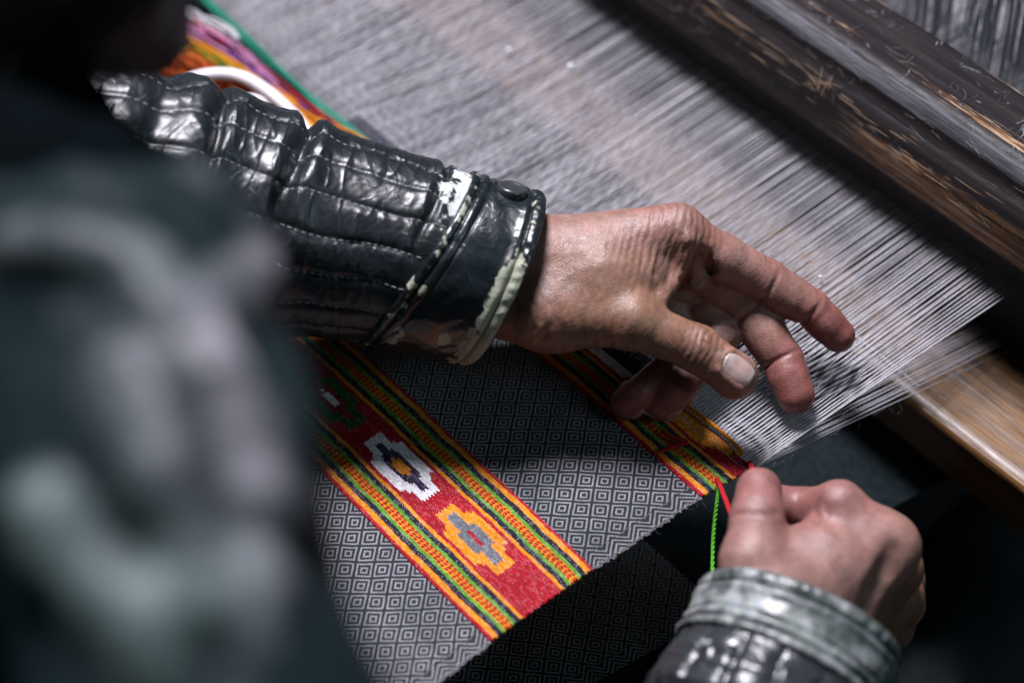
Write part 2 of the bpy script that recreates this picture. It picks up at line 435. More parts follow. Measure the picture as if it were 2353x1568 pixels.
def band_field(U, V, full, motifs):
    """colour of the weft bead whose centre is U (mm along the weft), V (mm from the band centre line)"""
    d = 28.0 - np.abs(V); col = np.empty(U.shape + (3,)); col[:] = RED
    e = 0.0
    for w, k in STR:
        m = (d >= e) & (d < e + w)
        if k == 'O': col[m] = ORA
        if k == 'B': col[m] = BLK
        if k == 'G': col[m] = GRN
        if k == 'H':
            odd = (np.floor((U + 1000) / 1.4).astype(int) % 2) == 0
            col[m & odd] = ORA; col[m & ~odd] = RED * 0.9
        e += w
    for mu, kind in motifs:
        c, b = motif_color(U - mu, V, kind); b = b & (d > 18.2); col[b] = c[b]
    return col
def pattern_band(name, yc, y0, y1, motifs, x0, label=None, fell_wave=False):
    st_u, st_v = 0.30, 0.26
    yy = np.arange(y0, y1 + 1e-6, st_v); nx = int(abs(x0) / st_u)
    t = np.linspace(0, 1, nx)
    Y_ = np.repeat(yy[:, None], nx, 1); xr = selv(yy) + edge_fringe(yy)
    X_ = x0 + (xr[:, None] - x0) * t[None, :]
    U = x0 + (0 - x0) * t[None, :] + 0 * Y_
    wav = 0.16 * np.sin(U / 6.1) + 0.08 * np.sin(U / 2.3 + 1.3) + 0.16 * wnoise(np.stack([U, Y_, 0 * U], -1), 9.0, 2)
    V = Y_ - yc + wav
    pv, pu = 0.80, 1.4
    j = np.floor(V / pv); fv = V / pv - j - 0.5
    us = U / pu + 0.5 * (j % 2); i = np.floor(us); fu = us - i - 0.5
    Uc = (i + 0.5 - 0.5 * (j % 2)) * pu; Vc = (j + 0.5) * pv
    col = band_field(Uc, Vc, True, motifs)
    h = np.sqrt(np.clip(1 - (fv * 1.9) ** 2, 0, 1)) * np.clip(1 - (np.abs(fu) * 1.75) ** 3, 0, 1)
    rnd = np.sin(i * 12.9898 + j * 78.233) * 43758.5453; rnd = rnd - np.floor(rnd)
    dd = 28.0 - np.abs(Vc); hat = (dd >= 8.0) & (dd < 12.2)                  # the checked stripe: straight columns
    fo = (U / 2.75) % 1.0; fr = ((28.0 - np.abs(V) - 8.0) / 1.4) % 1.0
    col[hat] = np.where(((fo < 0.36) | (fr < 0.22))[..., None], ORA * 0.95, RED * (0.75 + 0.3 * (np.abs(fv) < 0.3))[..., None])[hat]
    hs = np.sqrt(np.clip(1 - (fv * 1.9) ** 2, 0, 1)) * np.where(fo < 0.40, np.sin(fo / 0.40 * math.pi) * 0.7, np.sin((fo - 0.40) / 0.60 * math.pi))
    h = np.where(hat, hs, h)
    col = col * (0.78 + 0.4 * rnd[..., None])
    dot = (np.abs(fu) > 0.40) & (np.abs(fv) < 0.42) & (rnd > 0.55)        # warp ends peeping through
    lum = np.array([0.55, 0.50, 0.54])
    red = (np.abs(col[..., 0] - RED[0]) < 0.25) & (col[..., 1] < 0.05)
    amt = np.where(red, 0.34, 0.55)
    dot = dot & ~hat
    col[dot] = (col * (1 - amt[..., None]) + lum * amt[..., None])[dot]
    Z_ = sag(X_, Y_) + 0.55 + 0.36 * h
    if fell_wave:
        Z_ = Z_ + 0.0
    Z_[0] -= 1.0; Z_[-1] -= 1.0; Z_[:, -1] -= 0.9
    v = np.stack([X_, Y_, Z_], -1).reshape(-1, 3)
    o = mesh_obj(name, v, grid_faces(len(yy), nx)[:, ::-1], M_BAND, cloth, colors=col.reshape(-1, 3))
    if label: o['label'] = label
    return o
pattern_band('tapestry_band', -115.6, -143.8, -87.4, [(-46.3, 'O'), (-100, 'W'), (-154, 'G'), (-208, 'O'), (-262, 'W')], -300.0,
             'finished red band with white, orange and green stepped motifs')
pattern_band('tapestry_band', 0.0, -28.2, -4.2, [(-34.0, 'O'), (-88.0, 'W'), (-142, 'G'), (-196, 'O'), (-250, 'W')], -330.0,
             'half woven red band at the fell', True)
# the last few picks by the fell are beaten up unevenly: patches of red and orange at different heights
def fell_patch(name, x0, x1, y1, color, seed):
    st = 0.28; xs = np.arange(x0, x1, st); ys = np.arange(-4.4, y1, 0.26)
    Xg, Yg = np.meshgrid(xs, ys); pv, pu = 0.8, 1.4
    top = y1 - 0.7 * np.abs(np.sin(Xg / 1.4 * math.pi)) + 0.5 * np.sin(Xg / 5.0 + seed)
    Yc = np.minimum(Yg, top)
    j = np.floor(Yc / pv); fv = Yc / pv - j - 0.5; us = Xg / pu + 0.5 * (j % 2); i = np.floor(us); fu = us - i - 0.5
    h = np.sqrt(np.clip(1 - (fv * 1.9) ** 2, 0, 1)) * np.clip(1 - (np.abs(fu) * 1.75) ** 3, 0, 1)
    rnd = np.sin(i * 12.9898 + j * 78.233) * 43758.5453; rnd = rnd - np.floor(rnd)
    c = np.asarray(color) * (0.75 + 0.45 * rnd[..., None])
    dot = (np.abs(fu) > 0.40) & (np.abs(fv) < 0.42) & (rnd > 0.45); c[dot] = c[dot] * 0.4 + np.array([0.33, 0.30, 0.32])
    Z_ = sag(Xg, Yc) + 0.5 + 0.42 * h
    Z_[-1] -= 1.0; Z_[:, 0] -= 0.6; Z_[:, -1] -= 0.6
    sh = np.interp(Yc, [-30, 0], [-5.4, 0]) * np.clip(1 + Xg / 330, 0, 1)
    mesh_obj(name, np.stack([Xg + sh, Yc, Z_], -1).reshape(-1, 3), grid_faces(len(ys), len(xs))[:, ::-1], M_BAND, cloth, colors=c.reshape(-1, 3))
fell_patch('weft_or_shade_patch', -12.2, 0.2, -0.2, RED, 0.3)
fell_patch('weft_or_shade_patch', -30.0, -12.0, 0.6, ORA, 1.0)
fell_patch('weft_or_shade_patch', -46.0, -30.0, 3.0, ORA, 2.0)
fell_patch('weft_or_shade_patch', -56.0, -46.0, 0.8, ORA, 4.0)
fell_patch('weft_or_shade_patch', -300.0, -56.0, 9.0, np.array([0.010, 0.014, 0.026]), 3.0)  # navy colour stands for the shadow under the hand
wd = MB()
for row in range(3):
    for k in range(9):
        x = -112 + k * 3.1 + row * 1.2 + random.uniform(-0.3, 0.3); y = 2.0 + row * 1.7
        wd.add(*tube(np.array([(x - 0.8, y, 1.4 + sag(x, y)), (x, y, 1.9 + sag(x, y)), (x + 0.8, y, 1.4 + sag(x, y))]), 0.45, 6))
wd.build('white_weft_floats', M_FUZZ, cloth)

# weft loops turning round the right selvedge
sl_ = MB(); y = -328.0
while y < -28.5:
    if not -144 < y < -87:
        x = float(selv(y)) + float(edge_fringe(y)); z = float(sag(x, y)); w_ = random.uniform(0.35, 0.9)
        sl_.add(*tube(np.array([(x - 1.2, y - 0.25, z + 0.15), (x + w_ * 0.7, y - 0.2, z + 0.2), (x + w_, y + 0.25, z), (x + w_ * 0.5, y + 0.6, z - 0.2), (x - 1.2, y + 0.65, z - 0.2)]), 0.26, 5))
        if random.random() < 0.12:
            dv = _n(np.array([1.0, random.gauss(0, 1), random.gauss(-0.3, 0.5)])); L = random.uniform(2, 7)
            sl_.add(*tube(np.array([(x, y, z), np.array([x, y, z]) + dv * L * 0.5 + RNG.normal(size=3) * 0.6, np.array([x, y, z]) + dv * L]), 0.05, 3))
    y += random.uniform(1.1, 1.6)
o = sl_.build('selvedge_loops', mat_yarn('selvedge_yarn', (0.24, 0.23, 0.25)), cloth); o['kind'] = 'stuff'

# cloth already woven, returning below towards the cloth roll
low = empty('lower_cloth', 'dark length of finished diamond cloth running back below the red banded one', 'woven cloth')
nx, ny = 150, 130
yy = np.linspace(-300, 330, ny); t = np.linspace(0, 1, nx)
xe = np.interp(yy, [-300, -106, 119, 330], [-6, 3.0, 20.0, 26.0])
X_ = -460 + (xe[:, None] + 460) * t[None, :]; Y_ = np.repeat(yy[:, None], nx, 1)
Z_ = np.interp(Y_, [-300, -106, 119, 330], [-44, -62, -100, -150]) + 1.5 * np.sin(X_ / 40 + Y_ / 31) + 2.0 * np.sin(Y_ / 53.0 + X_ / 90)
k0 = int(np.searchsorted(yy, -30))
vlow = np.stack([X_, Y_, Z_], -1); ulow = np.stack([X_ - xe[:, None], Y_ + 3], -1)
mesh_obj('patterned_length', vlow[:k0 + 1].reshape(-1, 3), grid_faces(k0 + 1, nx)[:, ::-1], M_CLOTH_LOW, low, uv=ulow[:k0 + 1].reshape(-1, 2))
mesh_obj('plain_length', vlow[k0:].reshape(-1, 3), grid_faces(ny - k0, nx)[:, ::-1], plain('plain_dark_teal_cloth', (0.020, 0.030, 0.034), 0.95, 0.1, 0.35, 300.0).m, low)

# ------------------------------------------------------------------ warp threads, shed open
warp = empty('warp', 'sheet of pale grey warp threads fanning from the fell to the reed', 'warp threads')
REED_Y, UP_Z, LO_Z = 160.0, 2.0, -38.0
def thread_pts(x, layer, rnd):
    """one warp end from the fell to the reed; x = position at the fell"""
    zt = (UP_Z if layer == 0 else LO_Z) + rnd[0]
    y0 = -1.6 + rnd[1]
    d = 10.0 - x; x0 = -(d - 7.0 * (1 - math.exp(-d / 10.0))) - 0.3
    x1 = x + (0.0 if layer == 0 else 3.5) + rnd[2] * 0.12
    ts = np.array([0, 0.06, 0.15, 0.3, 0.45, 0.62, 0.8, 1.0, 1.25])
    p = np.stack([x0 + (x1 - x0) * ts, y0 + (REED_Y - y0) * ts, 0.5 + (zt - 0.5) * ts], -1)
    p[0, 2] = -0.4; p[1, 2] = 0.55 + (zt - 0.55) * 0.05
    p[-1] = [x1 * 1.01, 660, zt * 0.35]
    p[2:7, 0] += rnd[3] * np.array([0.5, 1, 1, 0.8, 0.4]) + rnd[4] * np.array([0.3, -0.6, 0.2, 0.7, -0.4]); p[2:7, 2] += rnd[5] * np.array([0.3, 0.6, 0.7, 0.6, 0.3]) - 0.5 * (layer == 1)
    return p
rest = MB(); rest2 = MB(); count = 0
xs = []
x = 10.0
while x > -520:
    xs.append(x); x -= 1.95 * (0.93 + 0.14 * random.random())
near = []
for i, x in enumerate(xs):
    for layer in (0, 1):
        if random.random() < (0.06 if layer else 0.0): continue
        rnd = RNG.normal(size=7) * np.array([0.7 if layer == 0 else 1.2, 0.5, 1.0, 0.16, 0.16, 0.8, 0.8])
        r = 0.325 * (0.8 + 0.4 * random.random())
        v, f = tube(thread_pts(x, layer, rnd), r * RNG.uniform(0.82, 1.22, 9), 5, cap=False)
        if layer == 0 and x > -200 and len(near) < 150 or layer == 1 and x > -60 and len(near) < 200:
            mesh_obj('warp_thread', v, f, M_WARP if layer == 0 or random.random() < 0.5 else M_WARP2, warp); near.append(x)
        else:
            (rest if random.random() < 0.75 else rest2).add(v, f)
o = rest.build('warp_thread_mass', M_WARP, warp); o['kind'] = 'stuff'
o = rest2.build('warp_thread_mass', M_WARP2, warp); o['kind'] = 'stuff'
# lint and stray fibres on the warp, knots
fz = MB()
for _ in range(600):
    x = -260 * random.random() ** 1.8 + 8; ty = random.random() ** 0.8
    lay = random.random() < 0.7
    z = (UP_Z if lay else LO_Z) * ty + 0.6
    p = np.array([x, ty * 150, z]); dirv = _n(RNG.normal(size=3) * [1, 1.6, 0.7]); L = 3 + 7 * random.random() ** 2
    bend = RNG.normal(size=3) * L * 0.22
    fz.add(*tube(np.array([p, p + dirv * L * 0.5 + bend, p + dirv * L]), 0.035, 3, cap=False))
o = fz.build('lint', M_FUZZ, warp); o['kind'] = 'stuff'
def blob(c, r, seed=0, n=10):
    """small uneven knot"""
    u = np.linspace(0, math.pi, n); w = np.linspace(0, 2 * math.pi, n + 4, endpoint=False)
    d = np.stack([np.sin(u)[:, None] * np.cos(w), np.sin(u)[:, None] * np.sin(w), np.cos(u)[:, None] + 0 * w], -1).reshape(-1, 3)
    rr = r * (1 + 0.22 * wnoise(d, 0.6, seed))
    return np.asarray(c) + d * rr[:, None], grid_faces(n, n + 4, True)
M_KNOT = plain('white_cotton_knot', (0.85, 0.83, 0.86), 0.7).m
for k, (px, py) in enumerate(((1168, 116), (1310, 152), (1885, 636))):
    v, f = blob(at(px, py, 5.0), 1.5 if k < 2 else 0.8, k); mesh_obj('knot', v, f, M_KNOT, warp)
# a pale lease cord laid through the lower ends
p = np.array([at(1700 + 440 * q, 560 + 352 * q, -30 - 1.0 * math.sin(q * 9)) for q in np.linspace(0, 0.93, 24)])
mesh_obj('lease_cord', *tube(p, 1.0, 6), M_FUZZ, warp)

# ------------------------------------------------------------------ beater: top beam, reed, race board
beater = empty('beater', 'worn wooden beater with dark top beam, fine reed and brown race board', 'loom beater')
def extrude_profile(name, prof, x0, x1, nx, mat, close=True, attrs_f=None, wob=0.25, n_round=6):
    """closed section (list of (y, z) rounded by Catmull-Rom) swept along X"""
    P = np.asarray(prof, float); xs = np.linspace(x0, x1, nx); k = len(P)
    v = np.zeros((nx, k, 3)); v[..., 0] = xs[:, None]; v[..., 1] = P[None, :, 0]; v[..., 2] = P[None, :, 1]
    q = v.reshape(-1, 3)
    dn = wnoise(q * np.array([0.25, 1, 1]), 11.0, 3) * wob + wnoise(q * np.array([0.5, 1, 1]), 4.0, 6) * wob * 0.4
    c = P.mean(0); out = q[:, 1:] - c; out /= np.linalg.norm(out, axis=1)[:, None] + 1e-9
    q[:, 1:] += out * dn[:, None]
    f = grid_faces(nx, k, True).tolist(); f = [tuple(a) for a in f]
    f.append(tuple(range(k))[::-1]); f.append(tuple((nx - 1) * k + i for i in range(k)))
    st = np.zeros((nx, k, 2)); st[..., 0] = (np.arange(k) / k)[None]; st[..., 1] = xs[:, None]
    at_ = attrs_f(P, xs) if attrs_f else None
    return mesh_obj(name, q, f, mat, beater, uv=st.reshape(-1, 2), attrs=at_)
ctrl = [(0, 0), (-3.2, 4), (-4.6, 12), (-4.0, 20), (-1.8, 28), (1.2, 33), (3.4, 35.2), (5.0, 37.2), (5.8, 39.4), (6.2, 42), (7.4, 45.5),
        (9.8, 49.0), (13, 50.8), (17, 51.6), (24, 52.2), (31, 52.8), (38, 53.4), (41.5, 53.2), (43.8, 51.6), (45, 48), (45.5, 30), (45, 6), (43, 0), (30, -1), (12, -1)]
cl = np.array(ctrl + ctrl[:1]); prof = spline(cl, 150)[:-1] + np.array([157.0, 21.0])
ext = spline(cl, 150)[:-1]
def beam_attrs(P, xs):
    y, z = ext[:, 0], ext[:, 1]
    front = sstep(2, 8, z) * sstep(36, 27, z) * (y < 6)
    nose = sstep(40, 43, z) * sstep(13, 9, y) * (y < 20)
    lip = np.exp(-((y - 17.0) / 4.0) ** 2) * (z > 40)
    back = np.exp(-((y - 42) / 2.2) ** 2) * (z > 45)
    topm = sstep(11, 15, y) * (z > 40)
    xr = sstep(-260, 20, xs)                                      # bare brown wood towards the right end
    up = sstep(16, 28, z) * sstep(37, 33, z) * (y < 6); lowf = sstep(1, 6, z) * sstep(34, 20, z) * (y < 6)
    xl = sstep(-110, -210, xs)[:, None]; xq = sstep(-150, -10, xs)[:, None]
    wear = (front[None] * 0.16 + up[None] * xl * 0.38 + lowf[None] * xq * 0.50 + lip[None] * (0.42 + 0 * xr[:, None]) + back[None] * 0.30 + topm[None] * 0.05)
    bot = np.exp(-((z - 5) / 3.0) ** 2) * (y < 5); wear = wear + bot[None] * 0.22
    grey = (nose * (1 - lip * 0.8))[None] * (0.75 + 0 * xr[:, None]) + back[None] * 0.35 + (np.exp(-((z - 8) / 5.0) ** 2) * (y < 5))[None] * 0.30 * (1 - 0.6 * xr[:, None])  # grey on the nose puts its highlight into the colour
    one = np.ones_like(xr)[:, None]
    return {'wear': wear.ravel(), 'grey': grey.ravel(), 'top': ((topm + 0.25 * front)[None] * one).ravel()}
extrude_profile('top_beam', prof, -420, 170, 420, M_BEAM, attrs_f=beam_attrs)
# splintered scratches and lint on the beam
sp = MB()
def beam_pt(x, u, lift=0.15):
    """u: arc position along the visible section 0 (lower front) .. 1 (back top)"""
    i = u * 88.0; a = int(i); w = i - a
    p = prof[a] * (1 - w) + prof[a + 1] * w; q = prof[(a + 1)] - prof[a]; n = np.array([-q[1], q[0]]); n /= np.linalg.norm(n) + 1e-9
    p = p + n * lift
    return np.array([x, p[0], p[1]])
for _ in range(170):
    x = random.uniform(-330, 60); u = random.uniform(0.52, 0.97) if random.random() < 0.8 else random.uniform(0.1, 0.42)
    L = random.uniform(3, 14); a = random.uniform(0, 6.28); pts = []
    curl = random.uniform(-0.7, 0.7)
    for k in range(6):
        pts.append(beam_pt(x, min(max(u, 0.02), 0.98), 0.22)); a += curl * 0.5; x += math.cos(a) * L / 5; u += math.sin(a) * L / 5 * 0.009
    sp.add(*tube(np.array(pts), 0.028 + 0.025 * random.random(), 4, cap=False))
o = sp.build('lint_on_beam', M_FUZZ, beater); o['kind'] = 'stuff'
sp = MB()
for k in range(16):
    a0 = random.uniform(-0.5, 0.5) if k % 3 else random.uniform(1.2, 1.9); L = random.uniform(5, 17)
    x = -118 + random.gauss(0, 6); u = 0.30 + random.gauss(0, 0.03)
    pts = [beam_pt(x + math.cos(a0) * L * q, min(max(u + math.sin(a0) * L * q * 0.011, 0.02), 0.6), 0.12) for q in np.linspace(-0.5, 0.5, 5)]
    sp.add(*tube(np.array(pts), np.array([0.2, 1, 1, 0.8, 0.1]) * (0.06 + 0.05 * random.random()), 4, cap=False))
for k in range(230):
    x = random.uniform(-400, 60) if k % 3 else random.uniform(-380, -150); u = 0.05 + 0.30 * random.random(); L = random.uniform(5, 26)
    pts = [beam_pt(x + L * q, u + 0.002 * math.sin(q * 3 + k), 0.04) for q in np.linspace(0, 1, 5)]
    sp.add(*tube(np.array(pts), np.array([0.02, 1, 1, 0.8, 0.02]) * (0.05 + 0.07 * random.random()), 4, cap=False))
M_SPL = plain('splintered_wood', (0.55, 0.38, 0.24), 0.7).m
o = sp.build('splinters', M_SPL, beater); o['kind'] = 'stuff'
# race board below the reed
rc = [(104.5, -41.5), (103.2, -43.5), (102.9, -47), (103.2, -58), (103.6, -70), (105, -73.5), (109, -75), (150, -75), (196, -75), (200, -72),
      (200, -44), (197, -40.6), (170, -40.2), (140, -40.0), (118, -40.0), (109, -40.1)]
race = spline(np.array(rc + rc[:1]), 110)[:-1]
extrude_profile('race_board', race, -430, 190, 240, M_RACE, wob=0.22)
# reed: steel dents
rd = MB(); box = np.array([(i, j, k) for i in (0, 1) for j in (0, 1) for k in (0, 1)], float)
bf = [(0, 1, 3, 2), (4, 6, 7, 5), (0, 4, 5, 1), (2, 3, 7, 6), (0, 2, 6, 4), (1, 5, 7, 3)]
x = -430.0
while x < 70:
    rd.add(box * np.array([0.35, 5.0, 66]) + np.array([x, REED_Y, -41]), bf); x += 1.225
o = rd.build('reed_dents', M_REED, beater, smooth=False); o['kind'] = 'stuff'
# ------------------------------------------------------------------ heddles behind the beater
hd = empty('heddles', 'grey string heddles hanging behind the beater beam', 'heddles')
hm = MB(); hm2 = MB()
for _ in range(620):
    x = random.uniform(-320, 220); y = random.choice((258, 280)) + random.gauss(0, 1.6)
    p = np.array([(x, y, -90), (x + random.gauss(0, 1.2), y + random.gauss(0, 1), 20), (x + random.gauss(0, 1.2), y + random.gauss(0, 1), 110), (x + random.gauss(0, 1.5), y, 210)])
    (hm if random.random() < 0.6 else hm2).add(*tube(p, random.uniform(0.3, 0.9), 4, cap=False))
o = hm.build('heddle_strings', M_HEDDLE, hd); o['kind'] = 'stuff'
o = hm2.build('heddle_strings', M_WARP, hd); o['kind'] = 'stuff'
# ------------------------------------------------------------------ loose weft yarns
def skein(name, label, path, R, mat, strands=14, r=0.55, twist=2.5, group=None, seed=0):
    """a bundle of strands wound loosely round a path"""
    rg = np.random.default_rng(seed); n = 40; c = spline(path, n); t, nn, bb = frames(c); mb = MB()
    q = np.linspace(0, 1, n)
    for k in range(strands):
        a0 = rg.uniform(0, 6.28); rad = R * math.sqrt(rg.uniform(0.1, 1.0)); tw = twist * rg.uniform(0.6, 1.4)
        a = a0 + tw * q + 0.35 * np.sin(q * rg.uniform(5, 12) + rg.uniform(0, 6)); rr = rad * (1 + 0.25 * np.sin(q * rg.uniform(4, 9) + a0))
        p = c + (np.cos(a) * rr)[:, None] * nn + (np.sin(a) * rr * 0.8)[:, None] * bb
        mb.add(*tube(p, r * rg.uniform(0.8, 1.25), 5))
    return tag(mb.build(name, mat), label, 'yarn', group)
def Y(name, col): return mat_yarn(name, col)
GRP = 'loose weft yarns lying along the fell'
def pth(*q): return [at(x, y, z) for x, y, z in q]
skein('yarn_bundle', 'thin teal green yarn along the outer edge of the bright yarn heap', pth((440, -30, 3), (560, 82, 3), (700, 216, 3), (840, 326, 3), (900, 380, 3)), 2.6, Y('teal_wool', (0.02, 0.30, 0.19)), 9, group=GRP, seed=1)
skein('yarn_bundle', 'pale grey white yarn tuft by the dark head', pth((380, 20, 7), (450, 42, 8), (505, 74, 8), (545, 105, 5)), 5.0, Y('pale_wool', (0.62, 0.60, 0.64)), 18, group=GRP, seed=2)
skein('yarn_bundle', 'pink lilac yarn bundle at the top of the yarn heap', pth((400, 70, 7), (480, 92, 9), (560, 140, 9), (640, 205, 6)), 5.2, Y('pink_wool', (0.58, 0.24, 0.44)), 18, group=GRP, seed=3)
skein('yarn_bundle', 'dark crimson yarn bundle between lilac and teal yarns', pth((420, 40, 6), (545, 125, 7), (670, 222, 6), (800, 318, 4), (860, 362, 3)), 4.6, Y('crimson_wool', (0.32, 0.008, 0.03)), 16, group=GRP, seed=4)
skein('yarn_bundle', 'purple yarn bundle in the middle of the heap', pth((520, 130, 11), (580, 175, 11), (640, 222, 9), (700, 268, 5)), 4.0, Y('violet_wool', (0.17, 0.06, 0.26)), 14, group=GRP, seed=5)
skein('yarn_bundle', 'bright orange yarn bundle above the white cord', pth((380, 90, 9), (470, 128, 12), (600, 205, 10), (720, 285, 7), (840, 352, 4)), 6.0, M_ORANGE, 24, group=GRP, seed=6)
skein('yarn_bundle', 'olive green yarn bundle next to the orange yarn', pth((370, 75, 8), (440, 112, 13), (540, 170, 14), (630, 228, 11)), 3.8, Y('olive_wool', (0.16, 0.24, 0.012)), 14, group=GRP, seed=7)
skein('yarn_bundle', 'rust red orange yarn bundle behind the sleeve', pth((330, 120, 7), (430, 158, 10), (550, 215, 9), (680, 290, 6)), 9.0, Y('rust_wool', (0.60, 0.10, 0.012)), 34, group=GRP, seed=8)
skein('yarn_bundle', 'yellow orange yarn bundle below the white cord, close to the sleeve', pth((520, 232, 10), (620, 270, 9), (740, 318, 6), (850, 365, 4)), 5.0, Y('amber_wool', (0.80, 0.36, 0.02)), 20, group=GRP, seed=9)
g_ = plain('white_cord', (0.80, 0.77, 0.80), 0.4, 0.5)
tag(mesh_obj('white_cord', *tube(spline(pth((360, 240, 10), (420, 190, 18), (475, 172, 20), (535, 172, 20), (590, 194, 20), (645, 236, 17), (690, 282, 12), (720, 330, 8)), 48), 3.0, 12), g_.m), 'thick white cord arching over the coloured yarn heap', 'cord')
tag(mesh_obj('white_cord', *tube(spline(pth((540, 245, 14), (570, 224, 16), (610, 236, 15), (640, 272, 10)), 20), 1.8, 10), g_.m), 'short white cord end just above the quilted sleeve', 'cord')
def strand(name, label, path, r, mat, plies=2, cat='yarn', group=None, n=60, turns=14):
    c = spline(path, n); t, nn, bb = frames(c); q = np.linspace(0, 1, n); mb = MB()
    for k in range(plies):
        a = k * 2 * math.pi / plies + q * turns * 2 * math.pi
        mb.add(*tube(c + (np.cos(a)[:, None] * nn + np.sin(a)[:, None] * bb) * r * 0.55, r * 0.68, 6))
    return tag(mb.build(name, mat), label, cat, group)
strand('green_yarn', 'bright green yarn hanging from the cloth corner beside the right thumb', [at(1652, 1112, 1.5), at(1647, 1150, -2), at(1640, 1210, -8), at(1637, 1270, -12), at(1638, 1350, -14), at(1650, 1460, -20)], 0.85, M_GREEN)
strand('red_yarn', 'red yarn running from the band edge to the right thumb', [at(1646, 1098, 2), at(1655, 1118, 4), at(1668, 1150, 12), at(1682, 1185, 22), at(1705, 1200, 32)], 1.0, M_RED, 3)
strand('red_yarn', 'short red yarn end from the fell corner up to the thumb tip', [at(1722, 1062, 1.5), at(1729, 1080, 10), at(1732, 1100, 24), at(1738, 1130, 36)], 1.1, M_RED, 3)
strand('orange_yarn', 'orange yarn loop lying across the warp beside the fell', [at(1560, 918, 2.5), at(1600, 946, 3.0), at(1650, 985, 3.0), at(1690, 1022, 2.5), at(1704, 1040, 2.0), at(1690, 1040, 1.8)], 0.9, M_ORANGE, 3)
strand('red_yarn', 'loose red yarn tail lying on the half woven band', [at(1520, 988, 3), at(1545, 1005, 4), at(1577, 1014, 3), at(1548, 1024, 3), at(1518, 1036, 2.5)], 0.9, M_RED, 3)
